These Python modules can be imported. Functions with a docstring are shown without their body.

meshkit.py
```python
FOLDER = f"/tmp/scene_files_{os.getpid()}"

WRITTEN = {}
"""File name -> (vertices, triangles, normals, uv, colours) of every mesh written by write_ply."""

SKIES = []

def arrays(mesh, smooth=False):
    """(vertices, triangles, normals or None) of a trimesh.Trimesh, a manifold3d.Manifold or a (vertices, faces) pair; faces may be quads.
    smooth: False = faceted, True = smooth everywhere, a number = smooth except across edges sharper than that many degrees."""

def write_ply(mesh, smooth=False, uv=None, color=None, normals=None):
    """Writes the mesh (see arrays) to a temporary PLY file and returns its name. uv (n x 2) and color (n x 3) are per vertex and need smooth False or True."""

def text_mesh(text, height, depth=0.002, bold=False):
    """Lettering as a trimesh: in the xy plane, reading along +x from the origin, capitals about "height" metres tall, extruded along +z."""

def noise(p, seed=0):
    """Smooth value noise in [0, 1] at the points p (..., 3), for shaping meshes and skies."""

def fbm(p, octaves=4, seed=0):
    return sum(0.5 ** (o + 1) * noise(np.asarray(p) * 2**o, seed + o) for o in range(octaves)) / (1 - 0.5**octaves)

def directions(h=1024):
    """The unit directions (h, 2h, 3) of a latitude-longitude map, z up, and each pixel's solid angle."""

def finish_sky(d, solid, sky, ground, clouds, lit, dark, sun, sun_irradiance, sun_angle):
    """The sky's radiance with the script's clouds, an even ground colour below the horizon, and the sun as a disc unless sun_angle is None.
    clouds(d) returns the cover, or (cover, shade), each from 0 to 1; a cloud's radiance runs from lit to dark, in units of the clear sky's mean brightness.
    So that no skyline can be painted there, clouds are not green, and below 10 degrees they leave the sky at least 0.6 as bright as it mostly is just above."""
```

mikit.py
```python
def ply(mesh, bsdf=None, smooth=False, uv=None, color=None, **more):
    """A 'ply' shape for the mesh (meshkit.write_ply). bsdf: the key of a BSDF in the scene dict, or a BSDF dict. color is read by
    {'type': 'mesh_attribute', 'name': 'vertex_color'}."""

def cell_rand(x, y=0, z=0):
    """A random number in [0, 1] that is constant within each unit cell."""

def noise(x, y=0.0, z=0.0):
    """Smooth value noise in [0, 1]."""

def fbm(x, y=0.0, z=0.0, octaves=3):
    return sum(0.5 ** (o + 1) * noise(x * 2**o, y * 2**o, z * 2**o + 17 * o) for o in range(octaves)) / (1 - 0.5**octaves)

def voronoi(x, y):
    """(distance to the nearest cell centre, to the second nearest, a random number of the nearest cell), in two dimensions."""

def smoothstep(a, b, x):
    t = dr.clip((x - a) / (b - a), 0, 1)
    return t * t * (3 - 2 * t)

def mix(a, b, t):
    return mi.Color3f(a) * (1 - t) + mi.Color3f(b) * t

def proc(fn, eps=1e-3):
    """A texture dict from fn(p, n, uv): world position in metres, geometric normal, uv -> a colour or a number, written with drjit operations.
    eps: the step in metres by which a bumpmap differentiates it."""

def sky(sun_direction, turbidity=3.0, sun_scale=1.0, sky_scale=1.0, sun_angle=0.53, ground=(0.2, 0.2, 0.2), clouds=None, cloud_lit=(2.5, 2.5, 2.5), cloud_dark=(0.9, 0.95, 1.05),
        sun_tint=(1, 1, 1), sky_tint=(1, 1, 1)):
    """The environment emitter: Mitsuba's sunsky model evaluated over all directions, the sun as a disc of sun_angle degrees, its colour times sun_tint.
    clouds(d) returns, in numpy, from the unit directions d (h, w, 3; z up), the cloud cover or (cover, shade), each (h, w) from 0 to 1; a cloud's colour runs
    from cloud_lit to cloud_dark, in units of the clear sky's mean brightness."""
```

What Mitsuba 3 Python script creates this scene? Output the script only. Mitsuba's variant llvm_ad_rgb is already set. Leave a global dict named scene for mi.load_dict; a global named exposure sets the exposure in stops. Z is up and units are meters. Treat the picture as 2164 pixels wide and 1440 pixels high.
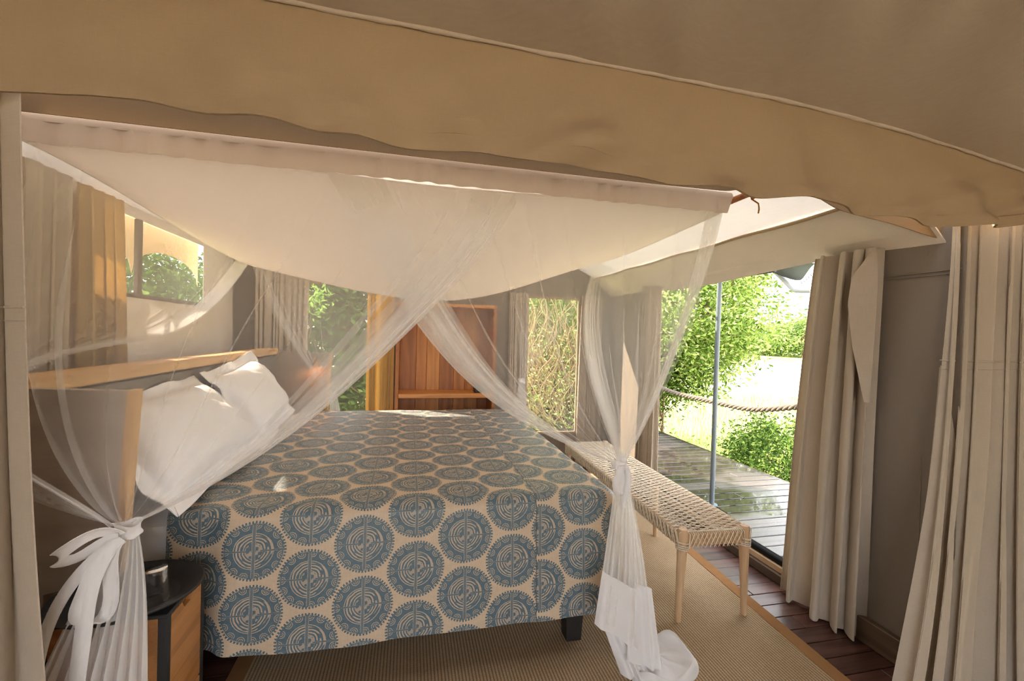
import math, random
import numpy as np, trimesh, mitsuba as mi, drjit as dr
import mikit, meshkit
from scipy.interpolate import PchipInterpolator, CubicSpline
from mikit import noise, fbm, voronoi, smoothstep, mix, cell_rand

random.seed(7)
rng = np.random.default_rng(7)
T = mi.ScalarTransform4f
scene, labels = {}, {}
PI = math.pi

# ------------------------------------------------------------------ camera, sky, exposure
RIGHT, DOWN, FWD = np.array([0.97407, -0.22455, 0.02800]), np.array([0.0244, -0.0188, -0.9995]), np.array([0.2250, 0.9743, -0.0127])
FWD /= np.linalg.norm(FWD)
RIGHT -= FWD * (RIGHT @ FWD); RIGHT /= np.linalg.norm(RIGHT)
DOWN = np.cross(FWD, RIGHT)
M = np.eye(4)
M[:3, 0], M[:3, 1], M[:3, 2], M[:3, 3] = -RIGHT, -DOWN, FWD, (0, 0, 1.38)
scene['camera'] = {'type': 'perspective', 'fov': math.degrees(2 * math.atan(1082 / 940)), 'fov_axis': 'x', 'near_clip': 0.05, 'far_clip': 3000.0,
                   'to_world': T(M)}
SUN = (-0.62, 0.48, 0.62)


def cloud_cover(d):
    n = meshkit.fbm(d * 2.2 + 5, 4, 3)
    c = np.clip((n - 0.30) / 0.25, 0, 1)
    return 0.75 + 0.25 * c, 0.5 * np.clip((n - 0.5) / 0.3, 0, 1)


scene['sky'] = mikit.sky(SUN, turbidity=3.5, sun_scale=0.5, sky_scale=1.0, sun_angle=1.0, ground=(0.24, 0.22, 0.19), clouds=cloud_cover,
                         cloud_lit=(2.15, 2.2, 2.3), cloud_dark=(1.2, 1.25, 1.35), sun_tint=(1.0, 1.03, 1.12))
exposure = 4.85


# ------------------------------------------------------------------ helpers
def lin(r, g, b):
    return [((c / 255 + 0.055) / 1.055) ** 2.4 if c > 10 else c / 255 / 12.92 for c in (r, g, b)]


def sc(c, k):
    return [float(x) * float(k) for x in c]


def rgb(c):
    return {'type': 'rgb', 'value': [float(x) for x in c]}


def tag(key, label=None, cat=None, group=None, kind=None):
    d = {}
    for k, v in (('label', label), ('category', cat), ('group', group), ('kind', kind)):
        if v: d[k] = v
    if d: labels[key] = d


def add(key, mesh, bsdf, smooth=False, uv=None, color=None, label=None, cat=None, group=None, kind=None, **kw):
    base, n = key, 0
    while key in scene:
        n += 1; key = f'{base}_{n:03d}'
    scene[key] = mikit.ply(mesh, bsdf, smooth=smooth, uv=uv, color=color, **kw)
    tag(key, label, cat, group, kind)
    return key


def grid(P):
    n, m = P.shape[:2]
    i, j = np.meshgrid(np.arange(n - 1), np.arange(m - 1), indexing='ij')
    a = (i * m + j).ravel()
    q = np.stack([a, a + 1, a + m + 1, a + m], 1)
    return P.reshape(-1, 3), np.vstack([q[:, [0, 1, 2]], q[:, [0, 2, 3]]])


def sheet(P, th=0.0):
    """A grid of points as a mesh; with a thickness, as a closed slab (second skin along the normals)."""
    v, f = grid(P)
    if not th: return v, f
    m = trimesh.Trimesh(v, f, process=False)
    nv = np.array(m.vertex_normals)
    n, k = P.shape[:2]
    v2 = v - nv * th
    rim = [i * k for i in range(n)], [i * k + k - 1 for i in range(n)], list(range(k)), [(n - 1) * k + j for j in range(k)]
    N = len(v); side = []
    for r, flip in zip(rim, (1, 0, 0, 1)):
        for a, b in zip(r[:-1], r[1:]):
            side += [[a, b, b + N], [a, b + N, a + N]] if not flip else [[b, a, a + N], [b, a + N, b + N]]
    return np.vstack([v, v2]), np.vstack([f, f[:, ::-1] + N, np.array(side)])


def box(x0, x1, y0, y1, z0, z1, c=0.0):
    """A box, its edges chamfered by c (as the hull of its 24 inset corners)."""
    if c <= 0:
        m = trimesh.creation.box((x1 - x0, y1 - y0, z1 - z0)); m.apply_translation(((x0 + x1) / 2, (y0 + y1) / 2, (z0 + z1) / 2)); return m
    pts = []
    for sx in (0, 1):
        for sy in (0, 1):
            for sz in (0, 1):
                p = np.array([x1 if sx else x0, y1 if sy else y0, z1 if sz else z0])
                d = np.array([-1 if sx else 1, -1 if sy else 1, -1 if sz else 1]) * c
                for k in range(3):
                    q = p + d; q[k] = p[k]; pts.append(q)
    return trimesh.convex.convex_hull(np.array(pts))


def cat(*ms):
    vs, fs, o = [], [], 0
    for m in ms:
        v, f = (np.asarray(m.vertices), np.asarray(m.faces)) if hasattr(m, 'vertices') else m
        vs.append(v); fs.append(np.asarray(f) + o); o += len(v)
    return np.vstack(vs), np.vstack(fs)


def tube(pts, r, sides=8, caps=True, flat=1.0, up=(0, 0, 1)):
    """A swept round (or flattened) rod along pts; r a number or one per point."""
    p = np.asarray(pts, float); n = len(p)
    r = np.broadcast_to(np.asarray(r, float), (n,))
    t = np.gradient(p, axis=0); t /= np.linalg.norm(t, axis=1, keepdims=True) + 1e-12
    a = np.cross(t, np.asarray(up, float))
    bad = np.linalg.norm(a, axis=1) < 0.05
    a[bad] = np.cross(t[bad], [1.0, 0, 0.1]); a /= np.linalg.norm(a, axis=1, keepdims=True)
    b = np.cross(a, t)
    ang = np.arange(sides) * 2 * PI / sides
    v = p[:, None] + r[:, None, None] * (np.cos(ang)[None, :, None] * a[:, None] + flat * np.sin(ang)[None, :, None] * b[:, None])
    i, j = np.meshgrid(np.arange(n - 1), np.arange(sides), indexing='ij')
    i, j = i.ravel(), j.ravel(); k = (j + 1) % sides
    q = np.stack([i * sides + j, i * sides + k, (i + 1) * sides + k, (i + 1) * sides + j], -1)
    f = np.vstack([q[:, [0, 2, 1]], q[:, [0, 3, 2]]])
    v = v.reshape(-1, 3)
    if caps:
        v = np.vstack([v, p[:1], p[-1:]]); c0, c1 = len(v) - 2, len(v) - 1
        js = np.arange(sides); ks = (js + 1) % sides
        f = np.vstack([f, np.stack([js * 0 + c0, js, ks], 1), np.stack([js * 0 + c1, (n - 1) * sides + ks, (n - 1) * sides + js], 1)])
    return v, f


def lathe(prof, sides=40, sx=1.0, sy=1.0, at=(0, 0, 0)):
    pr = np.asarray(prof, float)
    a = np.arange(sides + 1) * 2 * PI / sides
    P = np.stack([pr[:, None, 0] * np.cos(a) * sx + at[0], pr[:, None, 0] * np.sin(a) * sy + at[1], np.broadcast_to(pr[:, None, 1], (len(pr), sides + 1)) + at[2]], -1)
    v, f = grid(P)
    return v, f[:, ::-1]


def curve(pts, n):
    p = np.asarray(pts, float)
    d = np.r_[0, np.cumsum(np.linalg.norm(np.diff(p, axis=0), axis=1))]; d /= d[-1]
    t = np.linspace(0, 1, n) if np.isscalar(n) else np.asarray(n)
    return CubicSpline(d, p)(t) if len(p) > 2 else np.outer(1 - t, p[0]) + np.outer(t, p[1])


def lerp_path(pts, n):
    p = np.asarray(pts, float)
    d = np.r_[0, np.cumsum(np.linalg.norm(np.diff(p, axis=0), axis=1))]; d /= d[-1]
    return PchipInterpolator(d, p)(np.linspace(0, 1, n) if np.isscalar(n) else n)


# ------------------------------------------------------------------ materials
def mat(key, d):
    scene[key] = d
    return key


def dif(key, c):
    return mat(key, {'type': 'twosided', 'b': {'type': 'diffuse', 'reflectance': c if isinstance(c, dict) else rgb(c)}})


def pr(key, c, rough=0.5, spec=0.5, **kw):
    return mat(key, {'type': 'twosided', 'b': {'type': 'principled', 'base_color': c if isinstance(c, dict) else rgb(c), 'roughness': rough, 'specular': spec, **kw}})


def wood(c1, c2, axis, scale=1.0, ring=14.0, seed=0.0):
    """Grain colour: long streaks along the axis, two tones, fine dark pores."""
    def fn(p, n, uv):
        q = [p.x, p.y, p.z]
        along = q[axis]; a, b = [q[k] for k in range(3) if k != axis]
        w = fbm(a * 9 * scale + seed, b * 9 * scale, along * 1.1 * scale, 3)
        g = 0.5 + 0.5 * dr.sin((a + b) * ring * scale * 6 + w * 16)
        fine = noise(a * 260 * scale, b * 260 * scale, along * 7 * scale)
        return mix(c1, c2, dr.clip(0.55 * g * w * 1.6 + 0.35 * fine - 0.1, 0, 1))
    return mikit.proc(fn)


def cloth(c, var=0.06, scale=900.0):
    c = np.array(c)
    def fn(p, n, uv):
        w = 0.5 * noise(p.x * scale, p.y * scale, p.z * 40) + 0.5 * noise(p.x * 40, p.y * 40, p.z * scale)
        s = fbm(p.x * 3, p.y * 3, p.z * 3, 2)
        k = 1 + var * (w - 0.5) * 2 + 0.10 * (s - 0.5)
        return mi.Color3f(*[float(x) for x in c]) * k
    return mikit.proc(fn)


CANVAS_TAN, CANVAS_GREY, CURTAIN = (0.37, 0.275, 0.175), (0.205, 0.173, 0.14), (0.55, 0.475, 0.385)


def fabric(key, c, trans, tex=True):
    """Cloth that lets a share of the light through."""
    return mat(key, {'type': 'principledthin', 'base_color': cloth(c) if tex else rgb(c), 'roughness': 0.9, 'spec_trans': 0.0, 'diff_trans': trans, 'eta': 1.3})


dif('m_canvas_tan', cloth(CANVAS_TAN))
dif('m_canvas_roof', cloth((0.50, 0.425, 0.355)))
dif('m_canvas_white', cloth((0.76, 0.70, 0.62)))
dif('m_canvas_grey', cloth(CANVAS_GREY))
fabric('m_canvas_ceiling', (0.76, 0.71, 0.645), 0.24)
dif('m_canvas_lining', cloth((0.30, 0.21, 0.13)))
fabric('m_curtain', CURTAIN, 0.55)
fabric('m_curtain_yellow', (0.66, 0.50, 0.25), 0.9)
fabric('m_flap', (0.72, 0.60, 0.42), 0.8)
fabric('m_white_cotton', (0.84, 0.83, 0.83), 0.6, False)
fabric('m_canopy_cloth', (0.80, 0.73, 0.675), 0.7, False)
dif('m_pillow', (0.86, 0.86, 0.87))
dif('m_linen_grey', cloth((0.40, 0.37, 0.34)))


def net(key, op, c=(0.88, 0.865, 0.85), trans=0.9):
    return mat(key, {'type': 'mask', 'opacity': op, 'b': {'type': 'principledthin', 'base_color': rgb(c), 'roughness': 0.9, 'spec_trans': 0.0, 'diff_trans': trans, 'eta': 1.3}})


net('m_net', 0.17)
net('m_net_hem', 0.52)
net('m_net_tail', 0.58)
net('m_screen', 0.40, (0.16, 0.15, 0.13), 0.3)

DARKWOOD1, DARKWOOD2 = lin(84, 56, 48), lin(48, 30, 26)
for i, k in enumerate((0.8, 1.0, 1.25)):
    pr(f'm_floor_{i}', wood(sc(DARKWOOD1, k), sc(DARKWOOD2, k), 0, 0.8, seed=i * 3.1), 0.32, 0.5)
pr('m_floor_base', lin(30, 18, 14), 0.7)


def deck_color(k):
    def fn(p, n, uv):
        w = fbm(p.x * 2, p.y * 60, 0, 3)
        wet = smoothstep(0.42, 0.56, fbm(p.x * 1.9 + 3, p.y * 1.9, 2.0, 3))
        return mix(sc(lin(86, 78, 74), k), sc(lin(54, 45, 42), k), dr.clip(w * 0.8 + 0.1, 0, 1)) * (1 - 0.45 * wet)
    return mikit.proc(fn)


def deck_rough(p, n, uv):
    wet = smoothstep(0.42, 0.56, fbm(p.x * 1.9 + 3, p.y * 1.9, 2.0, 3))
    return 0.30 - 0.28 * wet + 0.08 * noise(p.x * 14, p.y * 90)


for i, k in enumerate((0.85, 1.0, 1.15)):
    mat(f'm_deck_{i}', {'type': 'twosided', 'b': {'type': 'principled', 'base_color': deck_color(k), 'roughness': mikit.proc(deck_rough), 'specular': 0.8}})
pr('m_black', lin(34, 33, 32), 0.5)
pr('m_black_metal', lin(38, 40, 42), 0.45, 0.5)
pr('m_oak', wood(lin(205, 165, 112), lin(160, 116, 70), 1, 0.8), 0.5)
pr('m_oak_z', wood(lin(205, 165, 112), lin(160, 116, 70), 2, 0.8), 0.5)
pr('m_bench_wood', wood(lin(200, 168, 132), lin(160, 124, 90), 2, 1.0), 0.6)
pr('m_teak_y', wood(lin(190, 136, 82), lin(140, 90, 48), 1, 1.0, 5.0), 0.5)
for i, (a, b) in enumerate((((184, 122, 64), (136, 78, 32)), ((160, 100, 52), (108, 62, 28)), ((192, 132, 70), (146, 88, 38)))):
    pr(f'm_teak_{i}', wood(lin(*a), lin(*b), 2, 0.9, seed=i * 7.7), 0.45)
pr('m_teak_x', wood(lin(196, 134, 72), lin(150, 92, 42), 0, 0.9), 0.4)
pr('m_walnut', wood(lin(158, 143, 128), lin(134, 120, 107), 0, 0.6), 0.55)
pr('m_brown_wood', wood(lin(96, 78, 62), lin(68, 54, 42), 1, 0.8), 0.5)
dif('m_beige_strip', lin(190, 165, 135))
dif('m_black_rubber', lin(40, 40, 40))
dif('m_pad', cloth((0.20, 0.175, 0.15), 0.12))
pr('m_pole', lin(105, 116, 122), 0.4, 0.5)
pr('m_pale_pipe', lin(205, 212, 214), 0.4)
dif('m_rope', cloth(lin(116, 108, 98), 0.25, 300))
dif('m_sisal_cord', lin(170, 120, 66))
pr('m_stick', wood(lin(176, 112, 66), lin(120, 66, 36), 0, 1.0), 0.6)
dif('m_tarp', cloth(lin(100, 108, 106)))
dif('m_strap', lin(224, 213, 192))
dif('m_rug_tape', cloth(lin(140, 104, 70), 0.15))
mat('m_glass', {'type': 'dielectric', 'int_ior': 1.5, 'ext_ior': 1.0})


def rug_color(p, n, uv):
    s = 0.5 + 0.5 * dr.sin(p.x * 2 * PI / 0.0135)
    dots = 0.5 + 0.5 * dr.sin(p.y * 2 * PI / 0.011 + PI * dr.floor(p.x / 0.0135))
    w = fbm(p.x * 5, p.y * 5, 0, 2)
    k = noise(p.x * 160, p.y * 160)
    base = mix(lin(194, 170, 140), lin(166, 140, 108), dr.clip(w * 0.7 + k * 0.4, 0, 1))
    return base * (0.42 + 0.58 * smoothstep(0.12, 0.55, s) * (0.65 + 0.35 * dots))


def rug_height(p, n, uv):
    return 0.002 * (0.5 + 0.5 * dr.sin(p.x * 2 * PI / 0.0135)) + 0.0008 * dr.sin(p.y * 2 * PI / 0.011 + PI * dr.floor(p.x / 0.0135))


dif('m_rug', mikit.proc(rug_color))


def medallion(p, n, uv):
    u, v = mi.Float(uv.x), mi.Float(uv.y)
    seam = dr.abs(u - 0.69)
    u = dr.select(u > 0.69, u + 0.075, u)
    A, B, R = 0.1955, 0.2340, 0.1115
    best, bu, bv = mi.Float(9), mi.Float(0), mi.Float(0)
    c0 = dr.floor(u / A)
    for k in (0, 1):
        col = c0 + k
        off = 0.5 * (col - 2 * dr.floor(col / 2))
        vv = v / B - off
        row = dr.floor(vv + 0.5)
        du, dv = u - col * A, (vv - row) * B
        d2 = du * du + dv * dv
        near = d2 < best
        best = dr.select(near, d2, best); bu = dr.select(near, du, bu); bv = dr.select(near, dv, bv)
    rr = dr.sqrt(best) / R
    th = dr.atan2(bv, bu)
    wob = noise(u * 22, v * 22)
    r = rr * (0.985 + 0.03 * wob)
    turn = th / (2 * PI)
    tri = dr.abs(2 * (turn * 58 - dr.floor(turn * 58)) - 1)
    disc = r < 0.93 + 0.07 * smoothstep(0.3, 0.6, tri)
    ink = dr.select(disc, mi.Float(1), mi.Float(0))
    dash = (dr.abs(r - 0.915) < 0.010) & (noise(turn * 90, 3.0) > 0.35)
    ink = dr.select(dash, 0.25, ink)
    # scalloped half rounds that sit inside the rim
    f = turn * 15 - dr.floor(turn * 15) - 0.5
    lx, ly = f * 2 * PI / 15 * r, r - 0.865
    q = dr.sqrt(lx * lx + ly * ly) / 0.155
    half = (q < 1) & (r < 0.875) & (r > 0.62)
    arcs = smoothstep(-0.1, 0.35, dr.sin(q * 17 + 2 * wob))
    ink = dr.select(half, 1 - 0.62 * arcs, ink)
    # growth rings of the middle
    rings = smoothstep(-0.15, 0.3, dr.sin(r * 66 + 5 * noise(bu * 26 + 5, bv * 26) + 1.4 * noise(turn * 22, r * 4)))
    gap = smoothstep(0.25, 0.42, noise(turn * 13 + 40, r * 16))
    ink = dr.select(r < 0.60, 1 - 0.80 * rings * gap, ink)
    ink = dr.select(dr.abs(r - 0.60) < 0.014, 0.3, ink)
    blot = smoothstep(0.5, 0.62, noise(bu * 95 + 7, bv * 95))
    ink = dr.select(r < 0.27, 1 - 0.6 * blot, ink)
    bar = (dr.abs(bu) < 0.0065) & (r < 0.90)
    ink = dr.select(bar, dr.select(dr.abs(bu) > 0.0048, 0.35, 0.9), ink)
    bar2 = (dr.abs(bv) < 0.0032) & (r < 0.93) & (r > 0.2)
    ink = dr.select(bar2, dr.select(dr.abs(bv) > 0.0022, 0.5, 1.0), ink)
    weave = 0.9 + 0.1 * (noise(u * 900, v * 60) + noise(u * 60, v * 900))
    base = mi.Color3f(*lin(190, 170, 146)) * weave
    blue = mi.Color3f(*lin(78, 100, 111)) * (0.88 + 0.24 * noise(u * 160, v * 160))
    out = base * (1 - ink) + blue * ink
    return out * dr.select(seam < 0.0022, 0.45, 1.0)


mat('m_coverlet', {'type': 'twosided', 'b': {'type': 'principled', 'base_color': mikit.proc(medallion), 'roughness': 0.5, 'specular': 0.5, 'sheen': 1.0, 'sheen_tint': 0.0}})


def leafmat(key, trans=0.9):
    return mat(key, {'type': 'principledthin', 'base_color': {'type': 'mesh_attribute', 'name': 'vertex_color'}, 'roughness': 0.5, 'spec_trans': 0.0, 'diff_trans': trans, 'eta': 1.35})


leafmat('m_leaf', 0.55)
pr('m_bark', wood(lin(132, 108, 84), lin(84, 64, 48), 2, 1.0), 0.8)
dif('m_twig', lin(176, 152, 112))


def ground_color(p, n, uv):
    g = fbm(p.x * 0.22, p.y * 0.22, 0, 4)
    f = noise(p.x * 2.5, p.y * 2.5)
    d = dr.sqrt(p.x * p.x + p.y * p.y)
    green = mix(lin(186, 198, 120), lin(222, 216, 160), f)
    straw = mix(lin(214, 198, 166), lin(194, 172, 136), f)
    far = dr.maximum(smoothstep(13, 24, d + 8 * (g - 0.5)), 1 - smoothstep(-2.5, 1.5, p.y))
    c = green * (1 - far) + straw * far
    water = smoothstep(38, 41, d) * (1 - smoothstep(62, 68, d))
    c = c * (1 - water) + mi.Color3f(*lin(235, 225, 210)) * water
    past = smoothstep(66, 74, d) * smoothstep(0.35, 0.6, g)
    return c * (1 - past) + mi.Color3f(*lin(150, 165, 90)) * past


dif('m_ground', mikit.proc(ground_color))

# ------------------------------------------------------------------ the setting: bedroom shell
XR, XL, YB, YP = 2.11, -1.55, 4.45, 1.30          # bedroom walls and the partition line
add('floor', box(-2.7, 2.28, -2.4, 4.5, -0.12, -0.012), 'm_floor_base', kind='structure', label='dark reddish brown timber floor of the tent')
k, y = 0, 0.9
while y < YB - 0.02:
    x = XL - rng.uniform(0, 0.5)
    while x < XR:
        L = rng.uniform(0.62, 1.15)
        x0, x1 = max(x, XL), min(x + L, XR)
        if x1 - x0 > 0.05:
            add('floor__plank', box(x0 + 0.0012, x1 - 0.0012, y + 0.0015, y + 0.0935, -0.012, rng.uniform(-0.001, 0.0006), 0.0025), f'm_floor_{rng.integers(3)}')
        x += L
    y += 0.095


def panel_x(x, y0, y1, z0, z1, amp=0.006, seed=0, n=(24, 24)):
    """Canvas wall in a plane of constant x, slightly slack."""
    Y, Z = np.meshgrid(np.linspace(y0, y1, n[0]), np.linspace(z0, z1, n[1]), indexing='ij')
    d = amp * (meshkit.fbm(np.stack([Y * 2.2, Z * 1.6, Y * 0 + seed], -1), 3) - 0.5) * 2
    return np.stack([x + d, Y, Z], -1)


def panel_y(y, x0, x1, z0, z1, amp=0.006, seed=0, n=(24, 24)):
    X, Z = np.meshgrid(np.linspace(x0, x1, n[0]), np.linspace(z0, z1, n[1]), indexing='ij')
    d = amp * (meshkit.fbm(np.stack([X * 2.2, Z * 1.6, X * 0 + seed], -1), 3) - 0.5) * 2
    return np.stack([X, y + d, Z], -1)


add('wall_right', cat(sheet(panel_x(XR, YP, 1.86, 0.02, 1.95), 0.004), sheet(panel_x(XR, 3.60, YB, 0.02, 1.95, seed=3), 0.004)), 'm_canvas_grey', smooth=40,
    kind='structure', label='taupe canvas wall beside the opening to the deck')
add('wall_right__seam', cat(tube([(XR - 0.006, YP + 0.01, 1.69), (XR - 0.006, 1.85, 1.69)], 0.003, 5), tube([(XR - 0.006, YP + 0.01, 1.675), (XR - 0.006, 1.85, 1.675)], 0.002, 5)), 'm_canvas_grey')
add('baseboard_right', cat(box(XR - 0.035, XR - 0.004, YP, 1.86, 0, 0.115, 0.004), box(XR - 0.035, XR - 0.004, 3.6, YB, 0, 0.115, 0.004)), 'm_brown_wood', kind='structure',
    label='brown timber skirting at the foot of the taupe canvas wall')
add('trim_1', box(XR - 0.03, XR + 0.03, 1.86, 3.60, 0.0, 0.055, 0.004), 'm_brown_wood', kind='structure', label='brown timber threshold under the deck opening')
add('trim_1__edge_strip', box(XR - 0.012, XR + 0.032, 1.86, 3.60, 0.056, 0.092, 0.003), 'm_beige_strip', label='beige strip')
add('trim_1__seal', box(XR + 0.0, XR + 0.045, 1.86, 3.60, 0.093, 0.128, 0.006), 'm_black_rubber', label='black rubber seal')

# back wall with two window openings
WZ0, WZT = 0.35, 1.83
back = [(XL, -0.96, 0.02, 2.75), (-0.96, -0.14, WZT, 2.75), (-0.96, -0.14, 0.02, 0.30), (-0.14, 1.17, 0.02, 2.75), (1.17, 1.76, 1.79, 2.75), (1.17, 1.76, 0.02, WZ0), (1.76, XR, 0.02, 2.75)]
add('wall_back', cat(*[sheet(panel_y(YB, a, b, c, d, 0.005, seed=i, n=(14, 20)), 0.004) for i, (a, b, c, d) in enumerate(back)]), 'm_canvas_grey', smooth=40, kind='structure',
    label='taupe canvas end wall behind the bed with two mesh windows')
for n_, (a, b, c, d) in enumerate(((-0.96, -0.14, 0.30, WZT), (1.17, 1.76, WZ0, 1.79)), 1):
    fr = cat(box(a, a + 0.025, YB - 0.012, YB + 0.012, c, d, 0.003), box(b - 0.025, b, YB - 0.012, YB + 0.012, c, d, 0.003),
             box(a + 0.025, b - 0.025, YB - 0.012, YB + 0.012, c, c + 0.025, 0.003), box(a + 0.025, b - 0.025, YB - 0.012, YB + 0.012, d - 0.025, d, 0.003))
    add(f'window_{n_}', fr, 'm_canvas_tan', kind='structure', label=('mesh window in the end wall next to the teak wardrobe' if n_ == 1 else 'mesh window in the end wall looking onto hanging vines'))
    if n_ == 1: add(f'window_{n_}__screen', sheet(panel_y(YB + 0.016, a, b, c, d, 0.002, n=(6, 8))), 'm_screen')

# left wall with its window behind the headboard
LW = (2.62, 3.86, 1.545, 1.99)
left = [(YP, LW[0], 0.02, 2.2), (LW[0], LW[1], 0.02, LW[2]), (LW[0], LW[1], LW[3], 2.2), (LW[1], YB, 0.02, 2.2)]
add('wall_left', cat(*[sheet(panel_x(XL, a, b, c, d, 0.005, seed=20 + i), 0.004) for i, (a, b, c, d) in enumerate(left)]), 'm_canvas_white', smooth=40, kind='structure',
    label='pale canvas wall behind the headboard')
add('window_3', cat(box(XL - 0.012, XL + 0.012, 3.00, 3.045, LW[2], LW[3], 0.003), box(XL - 0.012, XL + 0.012, LW[0], LW[1], LW[2] - 0.012, LW[2] + 0.012, 0.003)), 'm_canvas_grey', kind='structure',
    label='high mesh window above the headboard')
add('window_3__screen', sheet(panel_x(XL - 0.018, LW[0], LW[1], LW[2], LW[3], 0.002, n=(8, 6))), 'm_screen')


def arch_flap(y0, y1, z0, z1, x, rise):
    """Outer canvas flap with an arched lower edge."""
    s = np.linspace(0, 1, 40)
    Y = y0 + (y1 - y0) * s
    low = z0 + rise * np.sqrt(np.clip(1 - (2 * s - 1) ** 2, 0, 1)) ** 1.0
    P = np.stack([np.stack([np.full_like(s, x), Y, low + (z1 - low) * t], -1) for t in np.linspace(0, 1, 8)], 1)
    return sheet(P, 0.004)


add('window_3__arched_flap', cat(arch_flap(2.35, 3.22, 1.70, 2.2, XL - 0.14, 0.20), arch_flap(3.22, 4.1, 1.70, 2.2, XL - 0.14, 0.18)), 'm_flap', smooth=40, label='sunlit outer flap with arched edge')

# ceilings: bedroom roof (profile over x), right eave strip, camera-side roof
def roof(xs, zs, y0, y1, amp, seed, ny=30):
    s = np.linspace(0, 1, 70)
    x = np.interp(s, np.linspace(0, 1, len(xs)), xs); z = np.interp(x, xs, zs)
    X, Y = np.meshgrid(x, np.linspace(y0, y1, ny), indexing='ij')
    Z = z[:, None] + amp * (meshkit.fbm(np.stack([X * 3 + Y * 1.2, Y * 0.8, X * 0 + seed], -1), 3) - 0.5)
    return np.stack([X, Y, Z], -1)


add('ceiling', grid(roof([-1.6, -0.6, 0.3, 1.2, 1.9, 1.96], [2.03, 2.42, 2.68, 2.34, 2.012, 1.992], YP + 0.07, YB + 0.02, 0.02, 2)), 'm_canvas_ceiling', smooth=50, kind='structure',
    label='white canvas ceiling over the bed')
eave = roof([1.9, 2.0, 2.115], [2.0, 1.905, 1.80], YP + 0.07, YB + 0.02, 0.02, 5)
ey = np.linspace(0, 1, eave.shape[1])
eave[-20:, :, 2] += 0.015 * np.sin(ey * 9)[None, :]
add('ceiling__eave_strip', sheet(eave, 0.006), 'm_canvas_white', smooth=50, label='sloping pale canvas strip above the deck opening')
add('ceiling__eave_seam', tube([(1.9, yy, 1.995 + 0.004 * math.sin(yy * 9)) for yy in np.linspace(YP + 0.1, YB, 30)], 0.008, 6), 'm_canvas_tan')

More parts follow.
